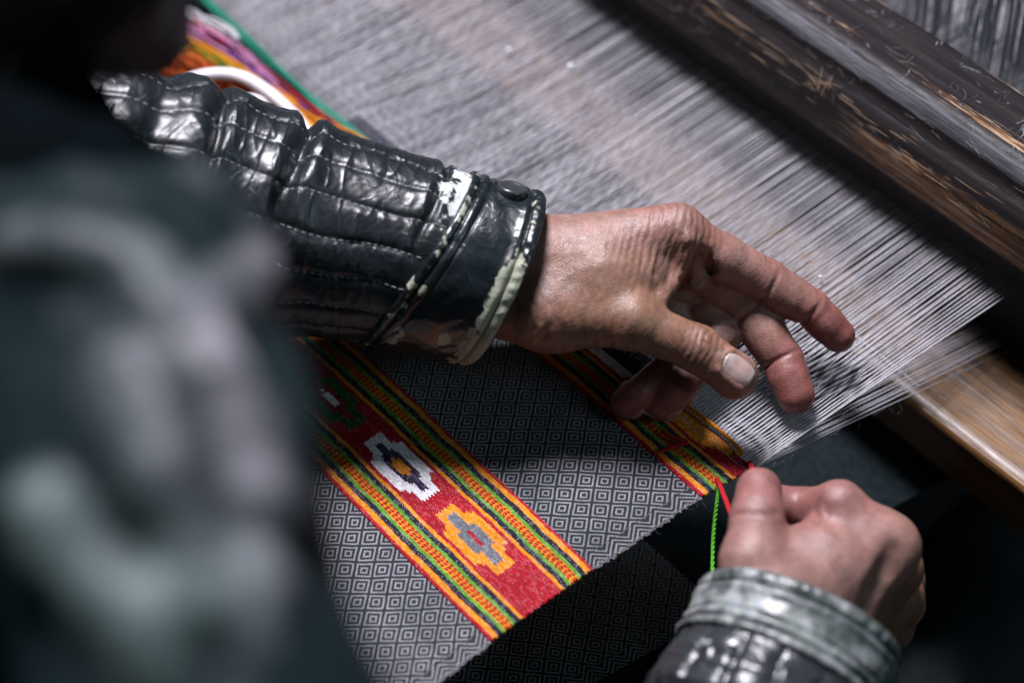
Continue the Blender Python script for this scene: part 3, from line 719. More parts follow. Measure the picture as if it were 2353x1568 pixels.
# ------------------------------------------------------------------ signed distance sculpting (hands)
class Sculpt:
    def __init__(s, lo, hi, h):
        s.lo = np.asarray(lo, float); s.h = h
        s.n = np.ceil((np.asarray(hi) - s.lo) / h).astype(int) + 1
        s.f = s.blank()
    def blank(s): return np.full(s.n, 30.0, np.float32)
    def box(s, pts, pad):
        p = np.atleast_2d(np.asarray(pts, float))
        a = np.clip(np.floor((p.min(0) - pad - s.lo) / s.h).astype(int), 0, s.n - 1)
        b = np.clip(np.ceil((p.max(0) + pad - s.lo) / s.h).astype(int) + 1, 1, s.n)
        ax = [(s.lo[i] + np.arange(a[i], b[i]) * s.h).astype(np.float32) for i in range(3)]
        return tuple(slice(a[i], b[i]) for i in range(3)), ax
    @staticmethod
    def smin(a, b, k):
        if k <= 0: return np.minimum(a, b)
        h = np.maximum(k - np.abs(a - b), 0) / k
        return np.minimum(a, b) - h * h * k * 0.25
    def cone(s, f, a, b, ra, rb, k=3.0, flat=None):
        """tapered capsule joined into field f; flat = (direction, factor) squashes the section"""
        a = np.asarray(a, float); b = np.asarray(b, float)
        sl, (x, y, z) = s.box([a, b], max(ra, rb) * 1.3 + k + 3)
        px, py, pz = x[:, None, None] - a[0], y[None, :, None] - a[1], z[None, None, :] - a[2]
        d = b - a; L2 = d @ d + 1e-9
        t = np.clip((px * d[0] + py * d[1] + pz * d[2]) / L2, 0, 1)
        qx, qy, qz = px - t * d[0], py - t * d[1], pz - t * d[2]
        if flat is not None:
            n, q = _n(flat[0]), flat[1]
            e = qx * n[0] + qy * n[1] + qz * n[2]
            w = q - 1
            qx, qy, qz = qx + e * n[0] * w, qy + e * n[1] * w, qz + e * n[2] * w
        v = np.sqrt(qx * qx + qy * qy + qz * qz) - (ra + (rb - ra) * t)
        f[sl] = s.smin(f[sl], v.astype(np.float32), k)
    def carve(s, f, c, nrm, rad, depth, w, palm=None):
        """a crease: ring groove in the plane through c with normal nrm"""
        c = np.asarray(c, float); n = _n(nrm)
        sl, (x, y, z) = s.box([c], rad)
        px, py, pz = x[:, None, None] - c[0], y[None, :, None] - c[1], z[None, None, :] - c[2]
        e = px * n[0] + py * n[1] + pz * n[2]
        m = np.exp(-(e / w) ** 2) * np.clip(1.6 - np.sqrt(px * px + py * py + pz * pz) / rad * 1.6, 0, 1)
        if palm is not None:
            q = _n(palm); side = (px * q[0] + py * q[1] + pz * q[2]) / (rad * 0.5)
            m = m * np.clip(0.35 + side, 0, 1)
        f[sl] += (depth * m).astype(np.float32)
    def groove(s, f, pts, depth, w):
        """a groove along a polyline (skin fold)"""
        for a, b in zip(pts[:-1], pts[1:]):
            a = np.asarray(a, float); b = np.asarray(b, float)
            sl, (x, y, z) = s.box([a, b], w * 3)
            px, py, pz = x[:, None, None] - a[0], y[None, :, None] - a[1], z[None, None, :] - a[2]
            d = b - a; t = np.clip((px * d[0] + py * d[1] + pz * d[2]) / (d @ d + 1e-9), 0, 1)
            r2 = (px - t * d[0]) ** 2 + (py - t * d[1]) ** 2 + (pz - t * d[2]) ** 2
            f[sl] += (depth * np.exp(-r2 / (w * w))).astype(np.float32)
    def cut(s, f, a, b, ra, rb, k=2.0):
        """smoothly subtract a tapered capsule"""
        q = s.blank(); s.cone(q, a, b, ra, rb, 0.0)
        d = -q; h = np.maximum(k - np.abs(f - d), 0) / k
        f[:] = np.maximum(f, d) + h * h * k * 0.25
    def val(s, f, p):
        i = np.clip((np.asarray(p) - s.lo) / s.h, 0, s.n - 1.001); a = i.astype(int); w = i - a; r = 0.0
        for dx in (0, 1):
            for dy in (0, 1):
                for dz in (0, 1):
                    r += (w[0] if dx else 1 - w[0]) * (w[1] if dy else 1 - w[1]) * (w[2] if dz else 1 - w[2]) * f[a[0] + dx, a[1] + dy, a[2] + dz]
        return r
    def onto(s, f, p, d, lift=0.0):
        """walk from inside point p along d to the surface"""
        p = np.array(p, float); d = _n(d)
        for k in range(200):
            if s.val(f, p) > 0: break
            p = p + d * 0.2
        return p + d * lift
    def ray(s, f, px, py):
        """where the line of sight through a picture position meets the surface"""
        a = atd(px, py, 700.0); d = _n(atd(px, py, 900.0) - a); p = a.copy()
        for k in range(1200):
            if ((p > s.lo) & (p < s.lo + (s.n - 1) * s.h)).all() and s.val(f, p) < 0: break
            p = p + d * 0.3
        return p
    def mesh(s, f, smooth=2):
        n = f < 0
        c = [f[i:f.shape[0] - 1 + i, j:f.shape[1] - 1 + j, k:f.shape[2] - 1 + k]
             for i in (0, 1) for j in (0, 1) for k in (0, 1)]
        neg = sum((q < 0).astype(np.int8) for q in c)
        act = (neg > 0) & (neg < 8)
        idx = np.argwhere(act); vals = np.stack([q[act] for q in c], 1)
        offs = np.array([(i, j, k) for i in (0, 1) for j in (0, 1) for k in (0, 1)], float)
        acc = np.zeros((len(idx), 3)); cnt = np.zeros(len(idx))
        for a in range(8):
            for b in range(a + 1, 8):
                if np.abs(offs[a] - offs[b]).sum() != 1: continue
                va, vb = vals[:, a], vals[:, b]; m = (va < 0) != (vb < 0)
                t = np.where(m, va / np.where(m, va - vb, 1), 0)[:, None]
                acc += np.where(m[:, None], offs[a] + t * (offs[b] - offs[a]), 0); cnt += m
        v = s.lo + (idx + acc / cnt[:, None]) * s.h
        im = np.full(act.shape, -1, np.int64); im[act] = np.arange(len(idx))
        faces = []
        for ax in range(3):
            o = [q for q in range(3) if q != ax]
            sa = [slice(None)] * 3; sb = [slice(None)] * 3
            sa[ax] = slice(0, -1); sb[ax] = slice(1, None)
            for q in o: sa[q] = slice(1, -1); sb[q] = slice(1, -1)
            A = n[tuple(sa)]; B = n[tuple(sb)]
            for flip, m in ((False, A & ~B), (True, ~A & B)):
                e = np.argwhere(m)
                if not len(e): continue
                e[:, o[0]] += 1; e[:, o[1]] += 1
                def cell(d0, d1):
                    g = e.copy(); g[:, o[0]] += d0; g[:, o[1]] += d1; return im[g[:, 0], g[:, 1], g[:, 2]]
                q = np.stack([cell(-1, -1), cell(0, -1), cell(0, 0), cell(-1, 0)], 1)
                if flip != (ax == 1): q = q[:, ::-1]
                faces.append(q)
        fc = np.vstack(faces); fc = fc[(fc >= 0).all(1)]
        for _ in range(smooth): v = relax(v, fc, 0.5)
        return v, fc
def relax(v, f, w):
    s = np.zeros_like(v); c = np.zeros(len(v))
    for i in range(4):
        a, b = f[:, i], f[:, (i + 1) % 4]
        for k in range(3): s[:, k] += np.bincount(a, v[b, k], len(v)) + np.bincount(b, v[a, k], len(v))
        c += np.bincount(a, minlength=len(v)) + np.bincount(b, minlength=len(v))
    return v * (1 - w) + w * s / c[:, None]
def vnormals(v, f):
    n = np.cross(v[f[:, 2]] - v[f[:, 0]], v[f[:, 3]] - v[f[:, 1]]); o = np.zeros_like(v)
    for i in range(4):
        for k in range(3): o[:, k] += np.bincount(f[:, i], n[:, k], len(v))
    return o / (np.linalg.norm(o, axis=1)[:, None] + 1e-12)
def wrinkle(v, nrm, c, axis, wa, wp, lam, amp, seed=0):
    """skin wrinkles round c: ridges across `axis`"""
    d = v - c; a = d @ _n(axis); r = np.sqrt(np.maximum((d * d).sum(1) - a * a, 0))
    win = np.exp(-(a / wa) ** 2 - (r / wp) ** 2)
    ph = a / lam * 2 * math.pi + 1.7 * wnoise(v, 9.0, seed) + 0.8 * wnoise(v, 3.5, seed + 1)
    w = 1 - np.abs(np.sin(ph * 0.5)) ** 0.6
    return -amp * win * w * (0.6 + 0.4 * wnoise(v, 6.0, seed + 2))
def gauss(v, c, r):
    return np.exp(-((v - c) ** 2).sum(1) / (r * r))
def nail_plate(base, tip, out, width, curve_r, thick=0.6):
    """curved nail: base and tip centre points, out = outward normal"""
    base = np.asarray(base, float); tip = np.asarray(tip, float); ax = tip - base; L = np.linalg.norm(ax); ax = ax / L
    out = _n(np.asarray(out) - ax * (np.asarray(out) @ ax)); side = np.cross(ax, out)
    nu, nv = 16, 15; vs = []
    for i in range(nu):
        u = i / (nu - 1)
        wf = min(1.0, (1 - (1 - min(u / 0.35, 1)) ** 2.2) * 0.34 + 0.66)
        if u > 0.66: wf *= math.sqrt(max(0.0, 1 - ((u - 0.66) / 0.40) ** 2.4))
        for j in range(nv):
            a = (j / (nv - 1) - 0.5) * width / curve_r * wf
            lift = -1.1 * u * u + 0.55 * u - 0.2 * (abs(j / (nv - 1) - 0.5) * 2) ** 4
            uu = u - 0.10 * (1 - (abs(j / (nv - 1) - 0.5) * 2) ** 2) * (1 - u) * 1.2
            vs.append(base + ax * L * uu + out * (lift + curve_r * (math.cos(a) - 1)) + side * curve_r * math.sin(a))
    v = np.array(vs); f = grid_faces(nu, nv)
    v2 = v - out * thick; f2 = f[:, ::-1] + len(v)
    rim = [i * nv for i in range(nu)] + [(nu - 1) * nv + j for j in range(1, nv)] + \
          [i * nv + nv - 1 for i in range(nu - 2, -1, -1)] + [j for j in range(nv - 2, 0, -1)]
    side_f = [(rim[i], rim[(i + 1) % len(rim)], rim[(i + 1) % len(rim)] + len(v), rim[i] + len(v)) for i in range(len(rim))]
    return np.vstack([v, v2]), np.vstack([f, f2, np.array(side_f)])
# ------------------------------------------------------------------ the weaver's hands
def left_hand():
    A = at
    iM, iP, iD, iT = A(1553, 536, 70), A(1762, 646, 44), A(1862, 707, 33), A(1925, 768, 22)
    mM, mP, mD, mT = A(1596, 600, 46), A(1722, 712, 30), A(1797, 826, 18), A(1828, 905, 11)
    rM, rP, rD, rT = A(1590, 668, 30), A(1655, 765, 24), A(1562, 888, 20), A(1521, 926, 11)
    pM, pP, pD, pT = A(1545, 730, 24), A(1580, 826, 22), A(1466, 900, 17), A(1441, 927, 9.5)
    tC, tM, tI, tT = A(1262, 712, 56), A(1452, 736, 58), A(1600, 800, 48), A(1690, 864, 38)
    wU, wL, wB = A(1212, 602, 62), A(1200, 684, 52), A(1215, 640, 40)
    fU, fL = A(1000, 545, 78), A(980, 640, 66)
    pts = np.array([iM, iT, mT, pT, tC, wU, wL, fU, fL, rT])
    s = Sculpt(pts.min(0) - 30, pts.max(0) + 32, 0.8)
    pal = s.blank()
    s.cone(pal, fU, wU, 24, 19.5, 8); s.cone(pal, fL, wL, 24, 18.5, 8)
    s.cone(pal, wU, iM, 19.0, 13.2, 8); s.cone(pal, wB, mM, 18, 12.5, 8)
    s.cone(pal, wB, rM, 18, 12, 8); s.cone(pal, wB, pM, 18, 11.5, 8)
    s.cone(pal, wL, tC, 17.5, 17.0, 8); s.cone(pal, tC, tM, 16.5, 12.4, 10)
    c1 = A(1385, 640, 62); s.cone(pal, wU, c1, 16, 17.5, 10); s.cone(pal, c1, A(1478, 640, 62), 16, 11.0, 10)
    # web between thumb and index finger
    w0, w1, w2 = A(1492, 706, 54), A(1516, 640, 56), A(1572, 578, 60)
    s.cone(pal, w0, w1, 7.5, 5.5, 8); s.cone(pal, w1, w2, 5.5, 7.0, 8)
    s.cone(pal, A(1420, 690, 50), w1, 9, 5, 7)
    f = pal
    # fold of loose skin hanging below the index knuckle
    s.cone(f, A(1545, 590, 66), A(1532, 668, 58), 4.6, 2.6, 4)
    s.cone(f, A(1610, 610, 54), A(1600, 650, 50), 6.0, 4.0, 5)
    def finger(js, rs, palm, k=4.0, creases=True):
        q = s.blank()
        for a, b, ra, rb in zip(js[:-1], js[1:], rs[:-1], rs[1:]):
            m = a * 0.5 + b * 0.5; rm = (ra + rb) * 0.5
            s.cone(q, a, m, ra, rm * 0.985, 2.5); s.cone(q, m, b, rm * 0.985, rb, 2.5)
        for i in range(len(js) - 2):
            a, b = js[i], js[i + 1]; off = _n(palm) * rs[i + 1] * 0.16   # pads between the creases
            if i > 0: s.cone(q, a * 0.7 + b * 0.3 + off, a * 0.3 + b * 0.7 + off, rs[i] * 0.9, rs[i + 1] * 0.93, 3)
        a, b = js[-2], js[-1]; off = _n(palm) * rs[-1] * 0.2
        s.cone(q, a * 0.55 + b * 0.45 + off, b + off * 0.6, rs[-2] * 0.88, rs[-1] * 0.95, 3)
        if creases:
            for i in range(1, len(js) - 1):
                s.carve(q, js[i], js[i + 1] - js[i - 1], rs[i] * 2.3, 1.25, 0.95, palm)
        return q
    camdir = _n(CAMPOS - iP)
    down = -ROT[:, 1] * -1.0
    palm_i = camdir * 0.55 + down * 0.8
    qi = finger([iM, iP, iD, iT], [11.6, 9.7, 8.5, 7.2], palm_i)
    qm = finger([mM, mP, mD, mT], [12, 10.0, 9.2, 8.1], camdir * 0.8 + down * 0.3 - ROT[:, 0] * 0.3)
    qr = finger([rM, rP, rD, rT], [11.5, 9.4, 7.9, 8.1], -ROT[:, 0] * 0.3 - down + camdir * 0.2)
    qp = finger([pM, pP, pD, pT], [10.5, 8.2, 6.8, 7.0], -ROT[:, 0] * 0.3 - down + camdir * 0.2)
    f = s.smin(f, qi, 5); f = s.smin(f, qm, 3.0); f = s.smin(f, qr, 1.2); f = s.smin(f, qp, 1.2)
    # thumb, with a recess for the nail
    tdir = _n(tT - tI); nout = _n(camdir - tdir * (camdir @ tdir) + 0.32 * ROT[:, 0] * 1 - 0.30 * down)
    nout = _n(nout - tdir * (nout @ tdir))
    tside = np.cross(tdir, nout)
    q = s.blank()
    s.cone(q, tM, tM * 0.45 + tI * 0.55, 12.4, 9.6, 4); s.cone(q, tM * 0.45 + tI * 0.55, tI, 9.6, 10.0, 4)
    s.cone(q, tI, tT, 9.9, 8.4, 4)
    s.cone(q, tT - tside * 2.2, tT + tside * 2.2, 8.0, 8.0, 4)
    s.cone(q, tI * 0.5 + tT * 0.5, tT, 9.2, 8.3, 3)
    f = s.smin(f, q, 4)
    nb = s.onto(f, tT - tdir * 8.5, nout, 0.1); nt = s.onto(f, tT + tdir * 4.0, nout, 0.1) + tdir * 1.4
    for sg in (-1, 1):                                             # skin folds beside and behind the nail
        q0, q1 = s.onto(f, tT - tdir * 8.5 + tside * 5.6 * sg, nout, -0.9), s.onto(f, tT + tdir * 3.0 + tside * 6.0 * sg, nout, -0.8)
        s.cone(f, q0, q1, 1.7, 1.3, 1.5)
    q0, q1 = s.onto(f, tT - tdir * 9.6 - tside * 5.0, nout, -0.9), s.onto(f, tT - tdir * 9.6 + tside * 5.0, nout, -0.9)
    qm_ = s.onto(f, tT - tdir * 10.8, nout, -0.9); s.cone(f, q0, qm_, 1.6, 1.8, 1.5); s.cone(f, qm_, q1, 1.8, 1.6, 1.5)
    # hollow of the palm behind the web
    s.cut(f, A(1592, 640, 62), A(1600, 700, 50), 6.0, 8.0, 4)
    s.cut(f, A(1560, 700, 58), A(1600, 735, 40), 5.0, 8.0, 4)
    # folds of loose skin between thumb and index finger (picture positions on the near surface)
    K = lambda *q: [s.ray(f, 1139.3 + 0.375 * x, 426.3 + 0.375 * y) for x, y in q]
    ridge = K((1170, 330), (1150, 430), (1100, 560), (1020, 690))
    for a, b in zip(ridge[:-1], ridge[1:]): s.cone(f, a - camdir * 1.2, b - camdir * 1.2, 3.2, 2.8, 3.0)
    pk = K((1250, 470), (1290, 520), (1240, 700))
    s.cut(f, pk[0], pk[1], 3.6, 4.4, 3.0)
    s.groove(f, K((1265, 400), (1200, 470), (1165, 560), (1060, 720)), 2.6, 1.5)
    s.groove(f, K((1300, 410), (1310, 500), (1330, 600)), 2.2, 1.4)
    s.groove(f, K((1010, 430), (985, 540), (975, 640)), 0.8, 1.2)
    s.groove(f, K((1130, 580), (1220, 590), (1310, 575)), 1.4, 1.0)
    s.groove(f, K((1110, 640), (1210, 650), (1300, 630)), 1.3, 1.0)
    s.groove(f, K((1080, 700), (1180, 740), (1260, 720)), 1.2, 1.2)
    s.groove(f, K((330, 860), (300, 920), (260, 960)), 0.7, 1.3)
    s.groove(f, K((250, 820), (230, 880), (200, 930)), 0.6, 1.2)
    s.groove(f, K((640, 900), (600, 960), (560, 1000)), 0.5, 1.2)
    s.groove(f, K((1250, 930), (1290, 970), (1260, 1040)), 0.5, 0.9)
    v, fc = s.mesh(f, 2)
    n = vnormals(v, fc)
    d = np.zeros(len(v))
    ix = iP - iM
    d += wrinkle(v, n, iM + camdir * 9 + ROT[:, 0] * 2, ix + ROT[:, 0] * 30, 17, 20, 3.4, 1.15, 0)
    d += wrinkle(v, n, A(1500, 570, 80), ROT[:, 0] + 0.25 * ROT[:, 1], 20, 17, 3.2, 0.8, 1)
    d += wrinkle(v, n, tI + nout * 8, tI - tM, 7.5, 10, 3.1, 1.5, 2)
    d += wrinkle(v, n, iP - ROT[:, 1] * 8 + camdir * 2, ix, 7, 9, 3.0, 0.9, 3)
    d += wrinkle(v, n, A(1390, 780, 55), A(1450, 790, 55) - A(1390, 780, 55), 18, 13, 4.2, 0.8, 4)
    d += wrinkle(v, n, A(1230, 740, 60), A(1260, 720, 60) - A(1210, 750, 60), 14, 15, 4.4, 0.9, 5)
    for t_, s_ in ((iT, 6), (mT, 7), (rT, 8)):
        d += 0.05 * gauss(v, t_, 12) * wnoise(v, 1.5, s_)
    d += 0.10 * wnoise(v, 7.0, 9) + 0.05 * wnoise(v, 2.6, 10)
    for line, amp in (([(300, 420), (520, 400), (700, 330), (900, 290)], 0.22), ([(420, 560), (620, 480), (800, 470)], 0.2), ([(520, 400), (640, 480)], 0.15)):
        P = K(*line); d2 = np.full(len(v), 1e9)
        for a, b in zip(P[:-1], P[1:]):
            e = b - a; t = np.clip(((v - a) @ e) / (e @ e + 1e-9), 0, 1); d2 = np.minimum(d2, ((v - a - t[:, None] * e) ** 2).sum(1))
        d += amp * np.exp(-d2 / 6.0)
    v = v + n * d[:, None]
    tips = sum(gauss(v, t, 15) for t in (iT, mT, rT, pT)) + 0.6 * gauss(v, iD, 12) + 0.6 * gauss(v, mD, 12)
    red = np.clip(1.2 * tips + 0.45 * gauss(v, iM, 22) + 0.5 * gauss(v, iP, 16) + 0.5 * gauss(v, tI, 14), 0, 1)
    brown = np.clip(gauss(v, tM, 34) + 0.8 * gauss(v, tI, 22) + 0.6 * gauss(v, tC, 30), 0, 1)
    base = np.array([0.285, 0.158, 0.125]); cr = np.array([0.215, 0.066, 0.056]); cb = np.array([0.20, 0.095, 0.052])
    c = base + (cr - base) * red[:, None]; c = c + (cb - c) * (brown * 0.75 * (1 - 0.6 * red))[:, None]
    c *= (1 + 0.12 * wnoise(v, 10, 3) + 0.09 * wnoise(v, 3, 4))[:, None]; c[:, 1:] *= (1 + 0.08 * wnoise(v, 14, 6))[:, None]
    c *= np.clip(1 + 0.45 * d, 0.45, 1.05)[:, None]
    def settle(plate, o, lift):
        w, q = plate; h = len(w) // 2
        t = np.array([s.onto(f, p - o * 5.0, o) for p in w[:h]])
        t = t @ np.eye(3); e = (t - w[:h]) @ o
        e = e.reshape(16, 15)
        for _ in range(6):
            e[1:-1] = (e[:-2] + 2 * e[1:-1] + e[2:]) / 4; e[:, 1:-1] = (e[:, :-2] + 2 * e[:, 1:-1] + e[:, 2:]) / 4
        k = np.linspace(-1, 1, 15)[None]; u_ = np.linspace(0, 1, 16)[:, None]
        e = e + lift * (1 - np.exp(-u_ * 6) * 0.9) - 0.9 * np.abs(k) ** 3.2 + 0.25 * (1 - k ** 2)
        top = w[:h] + e.reshape(-1, 1) * o
        return np.vstack([top, top - o * 0.9]), q
    nails = [settle(nail_plate(nb, nt, nout, 13.6, 8.8), nout, 0.22)]
    # nails of ring and little finger, turned down to the right
    for D_, T_, r in ((rD, rT, 8.0), (pD, pT, 7.0)):
        ax = _n(T_ - D_); o = _n(ROT[:, 1] * 0.35 + ROT[:, 0] * 0.9 + camdir * 0.6); o = _n(o - ax * (o @ ax))
        nails.append(settle(nail_plate(s.onto(f, T_ - ax * 5.0, o, 0.1), s.onto(f, T_ + ax * 1.5, o, 0.15), o, r * 1.15, r * 0.95), o, 0.3))
    return v, fc, np.clip(c, 0.02, 0.9), nails

def right_hand():
    def A(cx, cy, d): return atd(1543.5 + 0.3529 * cx, 1014 + 0.3529 * cy, d)
    tT, tI, tM, tC = A(566, 318, 822), A(555, 490, 812), A(520, 780, 800), A(640, 1080, 800)
    iM, iP, iD, iT = A(1370, 690, 822), A(1090, 418, 822), A(860, 440, 840), A(680, 400, 838)
    mM, mP = A(1440, 830, 842), A(1240, 560, 852)
    rM, rP = A(1455, 1010, 862), A(1480, 900, 880)
    pM = A(1400, 1190, 872)
    wA, wB, wC = A(640, 1180, 798), A(900, 1250, 815), A(1000, 1230, 850)
    fA, fB = A(480, 1700, 770), A(760, 1800, 790)
    pts = np.array([tT, tC, iM, mM, rM, pM, wA, wB, wC, fA, fB, iT])
    s = Sculpt(pts.min(0) - 30, pts.max(0) + 30, 1.0)
    f = s.blank()
    s.cone(f, fA, wA, 24, 19, 8); s.cone(f, fB, wB, 24, 20, 8)
    s.cone(f, wA, tC, 19, 18, 8); s.cone(f, tC, tM, 17.5, 12.5, 9)
    s.cone(f, wB, iM, 19, 13.0, 9); s.cone(f, wC, mM, 18, 12.5, 8); s.cone(f, wC, rM, 18, 12, 8); s.cone(f, wC, pM, 18, 11.5, 8)
    s.cone(f, tC, A(1000, 820, 815), 17, 17, 10); s.cone(f, A(1000, 820, 815), iM, 17, 13, 9)
    s.cone(f, A(760, 760, 812), A(960, 700, 818), 11, 10, 9)
    q = s.blank(); s.cone(q, tM, tI, 12.2, 10.6, 4); s.cone(q, tI, tT, 10.4, 9.6, 4); f = s.smin(f, q, 5)
    q = s.blank(); s.cone(q, iM, iP, 13.0, 10.2, 4); s.cone(q, iP, iD, 10.0, 8.8, 4); s.cone(q, iD, iT, 9.0, 8.0, 3)
    f = s.smin(f, q, 7)
    q = s.blank(); s.cone(q, mM, mP, 12, 10.5, 4); s.cone(q, mP, A(1000, 640, 875), 10.5, 9, 4)
    s.cone(q, A(1000, 640, 875), A(900, 760, 880), 9, 8, 3); f = s.smin(f, q, 3)
    q = s.blank(); s.cone(q, rM, rP, 12, 10.5, 4); s.cone(q, rP, A(1150, 830, 905), 10.5, 9, 4)
    s.cone(q, A(1150, 830, 905), A(1020, 900, 900), 9, 8, 3); f = s.smin(f, q, 3)
    q = s.blank(); s.cone(q, pM, A(1500, 1060, 898), 11.5, 9.5, 4); s.cone(q, A(1500, 1060, 898), A(1250, 1000, 915), 9.5, 8, 4)
    s.cone(q, A(1250, 1000, 915), A(1130, 1040, 905), 8, 7, 3); f = s.smin(f, q, 3)
    K = lambda *q: [s.ray(f, 1543.5 + 0.3529 * x, 1014 + 0.3529 * y) for x, y in q]
    s.groove(f, K((1440, 720), (1400, 830), (1330, 960), (1270, 1080)), 3.2, 4.5)
    s.groove(f, K((960, 380), (930, 450), (950, 530)), 1.3, 1.2)
    s.groove(f, K((400, 470), (540, 485), (690, 470)), 0.8, 1.6)
    s.groove(f, K((1000, 420), (1010, 470)), 0.8, 1.2)
    v, fc = s.mesh(f, 2); n = vnormals(v, fc)
    d = wrinkle(v, n, tI + (CAMPOS - tI) / np.linalg.norm(CAMPOS - tI) * 9, tI - tM, 6, 10, 3.2, 0.6, 2)
    d += 0.12 * wnoise(v, 7.0, 9)
    v = v + n * d[:, None]
    red = np.clip(gauss(v, tT, 18) + gauss(v, tI, 16) * 0.5 + gauss(v, iP, 20) * 0.8 + gauss(v, iD, 16), 0, 1)
    brown = np.clip(gauss(v, rM, 36) + gauss(v, mM, 24) * 0.7 + gauss(v, wC, 34) * 0.6, 0, 1)
    base = np.array([0.275, 0.148, 0.122]); cr = np.array([0.25, 0.105, 0.092]); cb = np.array([0.17, 0.078, 0.040])
    c = base + (cr - base) * red[:, None]; c = c + (cb - c) * (brown * 0.7)[:, None]
    c *= (1 + 0.10 * wnoise(v, 10, 3))[:, None]
    return v, fc, np.clip(c, 0.02, 0.9)
# ------------------------------------------------------------------ the weaver
person = empty('person', 'weaver in a worn glossy black quilted jacket leaning over the loom', 'person')
lv, lf, lc, nails = left_hand()
rv, rf, rc_ = right_hand()
# hidden limbs, trunk and head carry the two hands
sb = Sculpt(np.array([-560, -700, -60]), np.array([360, 140, 600]), 6.0)
fb = sb.blank()
shL, shR = atd(-420, 560, 700), atd(150, 800, 540)
a_r = _n(math.cos(math.radians(24)) * (0.447 * ROT[:, 0] - 0.894 * ROT[:, 1]) + math.sin(math.radians(24)) * ROT[:, 2])
c_r = atd(1838, 1424, 800)
elL, elR = at(120, 390, 118), c_r - a_r * 225
wrL, wrR = at(1060, 605, 62), atd(1760, 1580, 790)
HEAD = atd(-255, -312, 600)
sb.cone(fb, shL, elL, 30, 27, 8); sb.cone(fb, elL, wrL, 27, 22, 8)
sb.cone(fb, shR, atd(335, 1150, 458), 18, 20, 8); sb.cone(fb, atd(335, 1150, 458), atd(490, 1800, 432), 20, 22, 8)
sb.cone(fb, atd(490, 1800, 432), elR, 22, 26, 8); sb.cone(fb, elR, wrR, 26, 20, 8)
sb.cone(fb, shL, shR, 36, 18, 10); sb.cone(fb, atd(-700, 900, 700), atd(-500, 700, 620), 130, 70, 20)
sb.cone(fb, atd(-300, 420, 600), HEAD, 50, 74, 20)
bv, bf_ = sb.mesh(fb, 2)
keep = np.ones(len(bv), bool)
V_ = np.vstack([lv, rv, bv]); F_ = np.vstack([lf, rf + len(lv), bf_ + len(lv) + len(rv)])
C_ = np.vstack([lc, rc_, np.tile([0.42, 0.27, 0.2], (len(bv), 1))])
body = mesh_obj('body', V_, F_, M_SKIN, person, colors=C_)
for k, (nv_, nf_) in enumerate(nails):
    u_ = np.tile(np.repeat(np.linspace(0, 1, 16), 15), 2)[:, None]; k_ = np.tile(np.tile(np.linspace(-1, 1, 15), 16), 2)[:, None]
    nc = np.array([0.40, 0.275, 0.25]) + (np.array([0.50, 0.42, 0.40]) - np.array([0.40, 0.275, 0.25])) * sstep(0.30, 0.12, u_ + 0.15 * k_ ** 2)
    nc = nc + (np.array([0.50, 0.45, 0.41]) - nc) * sstep(0.80, 0.90, u_ + 0.05 * k_ ** 2); nc = nc * (1 - 0.25 * np.abs(k_) ** 5)
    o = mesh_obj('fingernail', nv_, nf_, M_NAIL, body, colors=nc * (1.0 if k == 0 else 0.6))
    o['label'] = ('pale broad nail of the left thumb', 'nail of the left ring finger', 'nail of the left little finger')[k]

# hair: head cap of short strands
hv, hf = blob(HEAD, 92, 1, 40)
hn = _n(CAMPOS - HEAD)
hv = HEAD + (hv - HEAD) * (1 + 0.012 * wnoise(hv, 6.0, 2)[:, None])
hair = mesh_obj('hair', hv, hf, M_HAIR, person)
hb = MB(); rg = np.random.default_rng(3)
for _ in range(1500):
    d = _n(rg.normal(size=3)); p = HEAD + d * 91; t_ = _n(np.cross(d, [0.2, 0.1, 1]) + rg.normal(size=3) * 0.3)
    hb.add(*tube(np.array([p, p + t_ * 9 + d * 2.4, p + t_ * 19 + d * 1.0]), 0.35, 3, cap=False))
o = hb.build('hair_strands', M_HAIR, hair); o['kind'] = 'stuff'

# ---- jacket trunk and right upper sleeve, close to the camera
js = Sculpt(np.array([-430, -690, -60]), np.array([340, 0, 560]), 2.8)
jf = js.blank()
J = lambda x, y, d: atd(x, y, d)
js.cone(jf, J(250, 760, 480), J(335, 1150, 455), 36, 38, 14)
js.cone(jf, J(335, 1150, 455), J(490, 1800, 430), 38, 38, 14)
js.cone(jf, J(-150, 560, 540), J(250, 760, 490), 46, 36, 20)
js.cone(jf, J(-500, 700, 580), J(-200, 1500, 520), 90, 70, 20)
js.cone(jf, J(490, 1800, 430), elR, 38, 47, 16)
# folds
def surf(px, py, d0=330, d1=640):
    """first hit of the camera ray with the jacket"""
    dd = np.arange(d0, d1, 1.5); P = np.array([atd(px, py, d) for d in dd])
    i = np.round((P - js.lo) / js.h).astype(int); ok = ((i >= 0) & (i < js.n)).all(1)
    val = np.full(len(dd), 30.0); val[ok] = jf[i[ok, 0], i[ok, 1], i[ok, 2]]
    k = np.argmax(val < 0); return P[k] if val[k] < 0 else P[len(P) // 2]
FOLDS = [([(455, 760), (500, 880), (545, 1010), (575, 1130)], 6.5), ([(585, 610), (560, 660), (480, 700), (400, 735)], 5.5),
         ([(330, 610), (340, 690), (400, 740)], 5.5), ([(300, 860), (340, 980), (380, 1110), (420, 1240)], 7.0),
         ([(350, 1400), (420, 1395), (480, 1390)], 6.5), ([(560, 1300), (590, 1350), (570, 1420)], 5.0),
         ([(90, 1180), (170, 1290), (250, 1400), (330, 1500)], 7.0), ([(430, 400), (500, 450), (560, 520)], 5.0),
         ([(40, 560), (160, 570), (290, 600)], 6.0), ([(640, 820), (660, 1000), (680, 1200)], 5.0)]
base_jf = jf.copy(); hits = []
